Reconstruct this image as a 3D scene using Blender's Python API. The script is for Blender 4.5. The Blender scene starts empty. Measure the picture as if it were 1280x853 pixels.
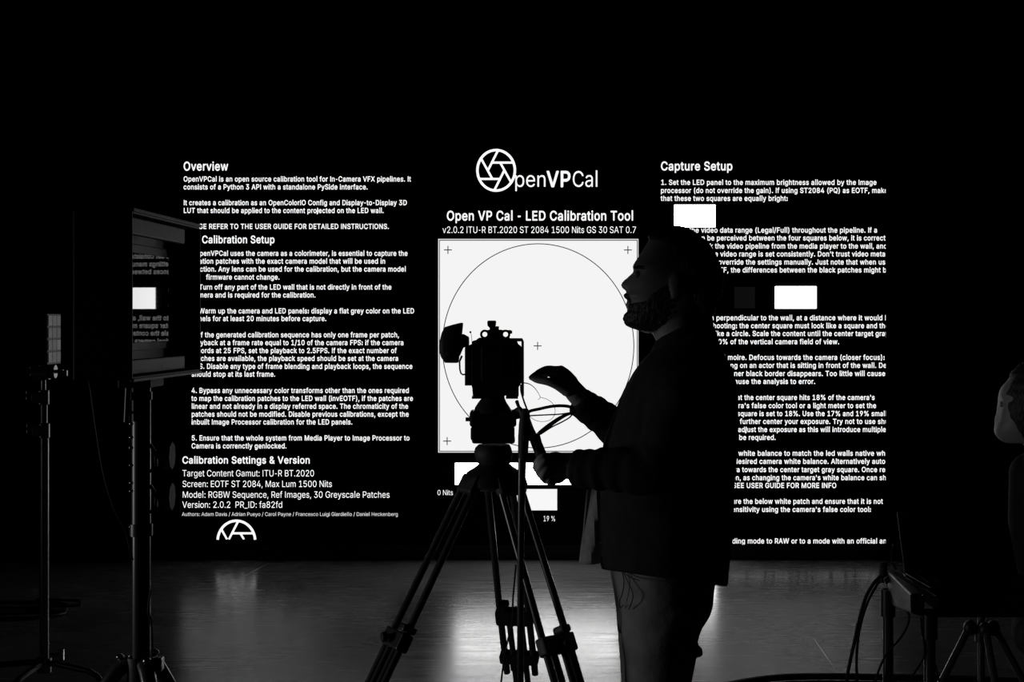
import bpy, bmesh, math, random
from mathutils import Vector, Matrix, noise
from mathutils.geometry import tessellate_polygon
random.seed(7)
scene = bpy.context.scene
COL = scene.collection

# light and surface settings
FILL_POWER = 2.6
PATCH_LEVEL = 8.0
FLOOR_LO = 0.12
FLOOR_HI = 0.2
FLOOR_R0 = 0.16
FLOOR_R1 = 0.3
FLOOR_SPEC = 0.7
FLOOR_BUMP = 0.05
MON_YAW = 0.0
SCREEN_YAW = 1.2
SCREEN_PITCH = 0.0

# ------------------------------------------------------------------ camera, world, light, exposure
F = 1778.0            # focal length in pixels of the 1280 x 853 frame (50 mm on 36 mm)
HZ = 403.0            # picture row of the horizon
H = 1.565             # camera height
cam = bpy.data.cameras.new('camera')
cam.sensor_width = 36.0
cam.lens = 36.0 * F / 1280.0
cam.shift_y = -(426.5 - HZ) / 1280.0
cam.clip_start = 0.05
cam_o = bpy.data.objects.new('camera', cam)
COL.objects.link(cam_o)
cam_o.location = (0, 0, H)
cam_o.rotation_euler = (math.pi / 2, 0, 0)
scene.camera = cam_o

world = bpy.data.worlds.new('dark_stage')
scene.world = world
world.use_nodes = True
world.node_tree.nodes['Background'].inputs['Color'].default_value = (1, 1, 1, 1)
world.node_tree.nodes['Background'].inputs['Strength'].default_value = 0.0

vs = scene.view_settings
vs.view_transform = 'Standard'
try: vs.look = 'None'
except Exception: pass
vs.exposure = 0.0
vs.gamma = 1.0
vs.use_curve_mapping = False
scene.cycles.use_denoising = True
scene.cycles.max_bounces = 8

def area_light(name, loc, target, size, power):
    l = bpy.data.lights.new(name, 'AREA'); l.shape = 'SQUARE'; l.size = size; l.energy = power
    o = bpy.data.objects.new(name, l); COL.objects.link(o)
    o.location = loc
    o.rotation_euler = (Vector(target) - Vector(loc)).to_track_quat('-Z', 'Y').to_euler()
    return o
area_light('added_fill_light', (-4.2, 3.15, 1.05), (0.3, 3.5, 1.15), 0.8, FILL_POWER).data.spread = math.radians(70)  # added fill, unseen at the left, to lift face, trousers and stands

TEXT_E, PATCH_E, SQUARE_E, STRIP_E = 0.98, PATCH_LEVEL, 0.90, 0.92

# ------------------------------------------------------------------ materials
def mat(name, val=0.05, rough=0.5, metal=0.0, spec=0.5, bump=0.0, bscale=40.0, stretch=(1, 1, 1), var=0.0, coat=0.0):
    m = bpy.data.materials.new(name); m.use_nodes = True
    nt = m.node_tree; b = nt.nodes['Principled BSDF']
    b.inputs['Base Color'].default_value = (val, val, val, 1)
    b.inputs['Roughness'].default_value = rough
    b.inputs['Metallic'].default_value = metal
    b.inputs['Specular IOR Level'].default_value = spec
    b.inputs['Coat Weight'].default_value = coat
    tc = nt.nodes.new('ShaderNodeTexCoord'); mp = nt.nodes.new('ShaderNodeMapping')
    mp.inputs['Scale'].default_value = stretch
    nt.links.new(tc.outputs['Object'], mp.inputs['Vector'])
    nz = nt.nodes.new('ShaderNodeTexNoise'); nz.inputs['Scale'].default_value = bscale; nz.inputs['Detail'].default_value = 4
    nt.links.new(mp.outputs['Vector'], nz.inputs['Vector'])
    rp = nt.nodes.new('ShaderNodeValToRGB')
    lo, hi = max(0.0, val * (1 - var)), val * (1 + var)
    rp.color_ramp.elements[0].position = 0.3; rp.color_ramp.elements[0].color = (lo, lo, lo, 1)
    rp.color_ramp.elements[1].position = 0.7; rp.color_ramp.elements[1].color = (hi, hi, hi, 1)
    nt.links.new(nz.outputs['Fac'], rp.inputs['Fac'])
    nt.links.new(rp.outputs['Color'], b.inputs['Base Color'])
    if bump > 0:
        bp = nt.nodes.new('ShaderNodeBump'); bp.inputs['Strength'].default_value = bump; bp.inputs['Distance'].default_value = 0.01
        nt.links.new(nz.outputs['Fac'], bp.inputs['Height']); nt.links.new(bp.outputs['Normal'], b.inputs['Normal'])
    return m

def emit(name, strength, sampling='AUTO', light=1.0, base=0.5):
    m = bpy.data.materials.new(name); m.use_nodes = True
    nt = m.node_tree; nt.nodes.clear()
    e = nt.nodes.new('ShaderNodeBsdfPrincipled'); e.inputs['Emission Strength'].default_value = strength
    e.inputs['Emission Color'].default_value = (light, light, light, 1); e.inputs['Base Color'].default_value = (base, base, base, 1)
    e.inputs['Roughness'].default_value = 0.75; e.inputs['Specular IOR Level'].default_value = 0.1
    o = nt.nodes.new('ShaderNodeOutputMaterial'); nt.links.new(e.outputs[0], o.inputs[0])
    m.cycles.emission_sampling = sampling
    return m

M = {}
M['led_black'] = mat('led_black_face', 0.004, 0.75, spec=0.15, var=0.1, bscale=300)
M['text'] = emit('screen_text_white', TEXT_E, 'NONE')
M['soft_text'] = emit('screen_small_text', TEXT_E * 0.75, 'NONE')
M['patch'] = emit('screen_patch_white', PATCH_E)
M['square'] = emit('screen_target_grey', SQUARE_E)
M['strip'] = emit('screen_strip', STRIP_E)
M['rim'] = emit('screen_rim', 0.72, 'NONE')
M['dim_patch'] = emit('screen_black_patch', 0.0042, 'NONE', base=0.004)
M['ink'] = mat('screen_mark_black', 0.004, 0.75, spec=0.1)
M['black_plastic'] = mat('black_plastic', 0.02, 0.45, var=0.2, bscale=60, bump=0.05)
M['black_metal'] = mat('black_anodised_metal', 0.025, 0.35, spec=0.5, var=0.2, bscale=80)
M['tube'] = mat('black_tripod_tube', 0.05, 0.24, spec=0.7, var=0.1, bscale=30)
M['rubber'] = mat('black_rubber', 0.02, 0.65, var=0.2, bscale=90, bump=0.1)
M['chrome'] = mat('worn_chrome', 0.55, 0.2, metal=1.0, var=0.1, bscale=40)
M['dull_steel'] = mat('dull_steel', 0.35, 0.35, metal=1.0, var=0.2, bscale=50)
M['hood'] = mat('hood_black_board', 0.03, 0.5, var=0.2, bscale=40)
M['hood_rail'] = mat('hood_lining_grey', 0.22, 0.5, var=0.15, bscale=70)
M['glass'] = mat('monitor_glass', 0.004, 0.012, spec=0.5)
M['glass'].node_tree.nodes['Principled BSDF'].inputs['IOR'].default_value = 1.2
M['cable'] = mat('black_cable', 0.015, 0.5, var=0.2, bscale=60)
M['skin'] = mat('skin', 0.36, 0.5, var=0.06, bscale=30, bump=0.05)
M['hair'] = mat('dark_hair', 0.03, 0.5, var=0.4, bscale=120, bump=0.6, stretch=(1, 1, 0.3))
M['jacket'] = mat('dark_jacket_cloth', 0.022, 0.85, spec=0.2, var=0.2, bscale=26, bump=0.35)
M['flap'] = mat('lit_jacket_cloth', 0.36, 0.9, spec=0.1, var=0.1, bscale=60, bump=0.2)  # paler copy of the jacket cloth, light put into the colour
M['trousers'] = mat('worn_trouser_cloth', 0.27, 0.9, spec=0.15, var=0.2, bscale=18, bump=0.4)
M['shoe'] = mat('dark_shoe_leather', 0.03, 0.5)
M['eye'] = mat('eye', 0.25, 0.15)
M['curtain'] = mat('black_curtain_cloth', 0.02, 0.9, spec=0.1, var=0.2, bscale=30, bump=0.2)
M['truss'] = mat('matt_black_pipe', 0.008, 0.8, spec=0.1)
M['wall'] = mat('black_painted_wall', 0.02, 0.9, spec=0.1, var=0.3, bscale=3)
M['laptop'] = mat('dark_laptop_shell', 0.05, 0.35, metal=0.6)
M['chart_dark'] = mat('chart_frame_black', 0.02, 0.5)
for i, v in enumerate((0.75, 0.5, 0.32, 0.2, 0.12, 0.06)):
    M['chip%d' % i] = mat('chart_chip_grey', v, 0.35)

def floor_material():
    m = bpy.data.materials.new('polished_stage_floor'); m.use_nodes = True
    nt = m.node_tree; L = nt.links; b = nt.nodes['Principled BSDF']
    tc = nt.nodes.new('ShaderNodeTexCoord')
    def nz(scale, stretch, detail=5):
        mp = nt.nodes.new('ShaderNodeMapping'); mp.inputs['Scale'].default_value = stretch
        L.new(tc.outputs['Object'], mp.inputs['Vector'])
        n = nt.nodes.new('ShaderNodeTexNoise'); n.inputs['Scale'].default_value = scale; n.inputs['Detail'].default_value = detail
        n.inputs['Roughness'].default_value = 0.65
        L.new(mp.outputs['Vector'], n.inputs['Vector']); return n
    def rng(src, a, b2):
        r = nt.nodes.new('ShaderNodeMapRange'); r.inputs[1].default_value = 0.3; r.inputs[2].default_value = 0.7
        r.inputs[3].default_value = a; r.inputs[4].default_value = b2
        L.new(src.outputs['Fac'], r.inputs[0]); return r
    streak = nz(5.0, (0.6, 7.0, 1)); blot = nz(1.1, (1, 1, 1), 3)
    c = rng(blot, FLOOR_LO, FLOOR_HI)
    L.new(c.outputs[0], b.inputs['Base Color'])
    r = rng(streak, FLOOR_R0, FLOOR_R1)
    L.new(r.outputs[0], b.inputs['Roughness'])
    b.inputs['Specular IOR Level'].default_value = FLOOR_SPEC
    bp = nt.nodes.new('ShaderNodeBump'); bp.inputs['Strength'].default_value = FLOOR_BUMP; bp.inputs['Distance'].default_value = 0.004
    L.new(streak.outputs['Fac'], bp.inputs['Height']); L.new(bp.outputs['Normal'], b.inputs['Normal'])
    return m
M['floor'] = floor_material()
M['scratch'] = mat('scratched_floor_mark', 0.9, 0.45, metal=1.0)

# ------------------------------------------------------------------ helpers
def R(px, py, y):
    """world point that shows at picture point (px, py) at depth y"""
    return Vector(((px - 640.0) / F * y, y, H - (py - HZ) / F * y))

class B:
    """collects shapes of one part"""
    def __init__(s): s.v = []; s.f = []
    def add(s, vs, fs):
        o = len(s.v); s.v += [Vector(v) for v in vs]; s.f += [[i + o for i in f] for f in fs]; return s
    def box(s, c, size, rot=None):
        c = Vector(c); x, y, z = [d / 2 for d in size]; rot = rot or Matrix.Identity(3)
        vs = [c + rot @ Vector((a * x, b * y, d * z)) for a in (-1, 1) for b in (-1, 1) for d in (-1, 1)]
        return s.add(vs, [(0, 1, 3, 2), (4, 6, 7, 5), (0, 4, 5, 1), (2, 3, 7, 6), (0, 2, 6, 4), (1, 5, 7, 3)])
    def hexa(s, p):       # 4 bottom/near points then 4 top/far points
        return s.add(p, [(0, 3, 2, 1), (4, 5, 6, 7), (0, 1, 5, 4), (1, 2, 6, 5), (2, 3, 7, 6), (3, 0, 4, 7)])
    def tube(s, path, r, n=12, closed=False, caps=True, flat=None):
        P = [Vector(p) for p in path]; k = len(P); rs = r if isinstance(r, (list, tuple)) else [r] * k
        ref = None; rings = []
        for i, p in enumerate(P):
            if closed: t = (P[(i + 1) % k] - P[i - 1])
            else: t = (P[min(i + 1, k - 1)] - P[max(i - 1, 0)])
            if t.length < 1e-9: t = Vector((0, 0, 1))
            t.normalize()
            if ref is None:
                a = Vector((0, 0, 1)) if abs(t.z) < 0.9 else Vector((1, 0, 0))
                ref = (a - t * a.dot(t)).normalized()
            else:
                ref = (ref - t * ref.dot(t)).normalized()
            q = t.cross(ref)
            f = flat or 1.0
            rings.append([p + (ref * math.cos(2 * math.pi * j / n) + q * (math.sin(2 * math.pi * j / n) * f)) * rs[i] for j in range(n)])
        vs = [v for g in rings for v in g]; fs = []
        m = k if closed else k - 1
        for i in range(m):
            for j in range(n):
                a = i * n + j; b = i * n + (j + 1) % n; i2 = (i + 1) % k
                fs.append((a, b, i2 * n + (j + 1) % n, i2 * n + j))
        if caps and not closed:
            fs.append(list(range(n - 1, -1, -1))); fs.append([(k - 1) * n + j for j in range(n)])
        return s.add(vs, fs)
    def cyl(s, a, b, r0, r1=None, n=20):
        return s.tube([a, b], [r0, r0 if r1 is None else r1], n)
    def limb(s, path, r, n=14, sub=6):
        """smooth capsule limb through the points"""
        P, rr = spline(path, r, sub)
        d0 = (P[0] - P[1]).normalized(); d1 = (P[-1] - P[-2]).normalized()
        A = [P[0] + d0 * rr[0] * c for c in (0.97, 0.75, 0.4)]; Z = [P[-1] + d1 * rr[-1] * c for c in (0.4, 0.75, 0.97)]
        ra = [rr[0] * x for x in (0.22, 0.66, 0.92)]; rz = [rr[-1] * x for x in (0.92, 0.66, 0.22)]
        return s.tube(A + P + Z, ra + rr + rz, n)
    def ball(s, c, r, n=16, m=10):
        c = Vector(c); r = Vector((r, r, r)) if not hasattr(r, '__len__') else Vector(r)
        vs = [c + Vector((0, 0, r.z))]; fs = []
        for i in range(1, m):
            th = math.pi * i / m
            for j in range(n):
                ph = 2 * math.pi * j / n
                vs.append(c + Vector((r.x * math.sin(th) * math.cos(ph), r.y * math.sin(th) * math.sin(ph), r.z * math.cos(th))))
        vs.append(c - Vector((0, 0, r.z)))
        for j in range(n): fs.append((0, 1 + j, 1 + (j + 1) % n))
        for i in range(m - 2):
            for j in range(n):
                a = 1 + i * n + j; b = 1 + i * n + (j + 1) % n
                fs.append((a, a + n, b + n, b))
        e = len(vs) - 1; q = 1 + (m - 2) * n
        for j in range(n): fs.append((e, q + (j + 1) % n, q + j))
        return s.add(vs, fs)
    def loft(s, rings, caps=True):
        n = len(rings[0]); vs = [v for g in rings for v in g]; fs = []
        for i in range(len(rings) - 1):
            for j in range(n):
                a = i * n + j; b = i * n + (j + 1) % n
                fs.append((a, b, b + n, a + n))
        if caps: fs.append(list(range(n - 1, -1, -1))); fs.append([(len(rings) - 1) * n + j for j in range(n)])
        return s.add(vs, fs)
    def prism(s, outline, back):
        """outline: list of 3D points (one face); back: offset vector; holes not supported"""
        o = [Vector(p) for p in outline]; n = len(o); bk = Vector(back)
        fs = [[t[0], t[1], t[2]] for t in tessellate_polygon([o])]
        fs += [[t[2] + n, t[1] + n, t[0] + n] for t in tessellate_polygon([o])]
        fs += [(i, (i + 1) % n, (i + 1) % n + n, i + n) for i in range(n)]
        return s.add(o + [p + bk for p in o], fs)
    def build(s, name, m, parent=None, smooth=True, bevel=0.0, remesh=0.0, relax=0):
        org = parent_origin(parent) if parent else Vector((0, 0, 0))
        me = bpy.data.meshes.new(name)
        me.from_pydata([v - org for v in s.v], [], s.f); me.update()
        bm = bmesh.new(); bm.from_mesh(me); bmesh.ops.recalc_face_normals(bm, faces=bm.faces); bm.to_mesh(me); bm.free()
        me.materials.append(M[m])
        o = bpy.data.objects.new(name, me); COL.objects.link(o)
        if parent: o.parent = parent
        if remesh:
            rm = o.modifiers.new('fuse', 'REMESH'); rm.mode = 'VOXEL'; rm.voxel_size = remesh
            if relax:
                sm = o.modifiers.new('relax', 'SMOOTH'); sm.factor = 0.5; sm.iterations = relax
            dg = bpy.context.evaluated_depsgraph_get()
            new = bpy.data.meshes.new_from_object(o.evaluated_get(dg))
            o.modifiers.clear(); o.data = new; new.name = name
            if not new.materials: new.materials.append(M[m])
            me = new
        if bevel:
            bv = o.modifiers.new('edge', 'BEVEL'); bv.width = bevel; bv.segments = 2; bv.limit_method = 'ANGLE'; bv.angle_limit = math.radians(40)
        if smooth:
            for p in me.polygons: p.use_smooth = True
            if not remesh:
                try: me.set_sharp_from_angle(angle=math.radians(40))
                except Exception: pass
        return o

def parent_origin(o):
    v = Vector((0, 0, 0))
    while o is not None:
        v = v + o.location; o = o.parent
    return v

def spline(path, r, sub=6):
    P = [Vector(p) for p in path]; k = len(P); r = list(r) if isinstance(r, (list, tuple)) else [r] * k
    out = []; rr = []
    for i in range(k - 1):
        p0 = P[max(i - 1, 0)]; p1 = P[i]; p2 = P[i + 1]; p3 = P[min(i + 2, k - 1)]
        for q in range(sub):
            t = q / sub
            out.append(0.5 * ((2 * p1) + (p2 - p0) * t + (2 * p0 - 5 * p1 + 4 * p2 - p3) * t * t + (3 * p1 - p0 - 3 * p2 + p3) * t ** 3))
            rr.append(r[i] + (r[i + 1] - r[i]) * t)
    out.append(P[-1]); rr.append(r[-1])
    return out, rr

def tag(o, label=None, cat=None, group=None, kind=None):
    if label: o['label'] = label
    if cat: o['category'] = cat
    if group: o['group'] = group
    if kind: o['kind'] = kind
    return o

def thing(name, loc, label, cat, group=None):
    o = bpy.data.objects.new(name, None); COL.objects.link(o); o.location = loc
    o.empty_display_size = 0.1
    return tag(o, label, cat, group)

def struct(name, b, m, **k):
    return tag(b.build(name, m, **k), kind='structure')

def cable(name, path, r, label, sub=8, m='cable'):
    P, rr = spline(path, r, sub)
    b = B(); b.tube(P, rr, 8)
    return tag(b.build(name, m), label, 'cable')

# ------------------------------------------------------------------ the stage (room shell)
struct('floor', B().box((0, 3.5, -0.05), (14, 16, 0.1)), 'floor', smooth=False)
struct('ceiling', B().box((0, 3.5, 5.05), (14, 16, 0.1)), 'wall', smooth=False)
struct('wall_back', B().box((0, 11.55, 2.5), (14, 0.1, 5)), 'wall', smooth=False)
struct('wall_front', B().box((0, -4.55, 2.5), (14, 0.1, 5)), 'wall', smooth=False)
struct('wall_left', B().box((-7.05, 3.5, 2.5), (0.1, 16, 5)), 'wall', smooth=False)
struct('wall_right', B().box((7.05, 3.5, 2.5), (0.1, 16, 5)), 'wall', smooth=False)

# ------------------------------------------------------------------ LED wall
DW = 9.37                     # depth of the wall's face
PXM = DW / F                  # metres per picture pixel on the wall
X0, X1, YB, YT = 158.4, 1107.3, 681.2, 111.8
led = thing('led_wall', (0, DW, 0), 'large LED video wall showing white calibration text, a big white square and circle', 'screen')
def W(px, py, d=0.0):
    p = R(px, py, DW); p.y = DW - d; return p

pb = B()
sz = 0.5
for i in range(10):
    for j in range(6):
        a = W(X0 + (X1 - X0) * (i + 0.5) / 10, YB + (YT - YB) * (j + 0.5) / 6)
        w_ = (X1 - X0) / 10 * PXM; h_ = (YB - YT) / 6 * PXM
        B().box(a + Vector((0, 0.04, 0)), (w_ - 0.0012, 0.08, h_ - 0.0012)).build('led_panel', 'led_black', led, smooth=False)
xl, xr = W(X0, 0).x, W(X1, 0).x
zb = W(0, YB).z
B().box(((xl + xr) / 2, DW + 0.083, zb / 2), (xr - xl, 0.16, zb - 0.003)).build('base_plinth', 'black_plastic', led, smooth=False, bevel=0.004)
zt = W(0, YT).z
B().box(((xl + xr) / 2, DW + 0.03, zt + 0.03), (xr - xl, 0.1, 0.055)).build('top_rail', 'black_metal', led, smooth=False, bevel=0.004)


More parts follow.
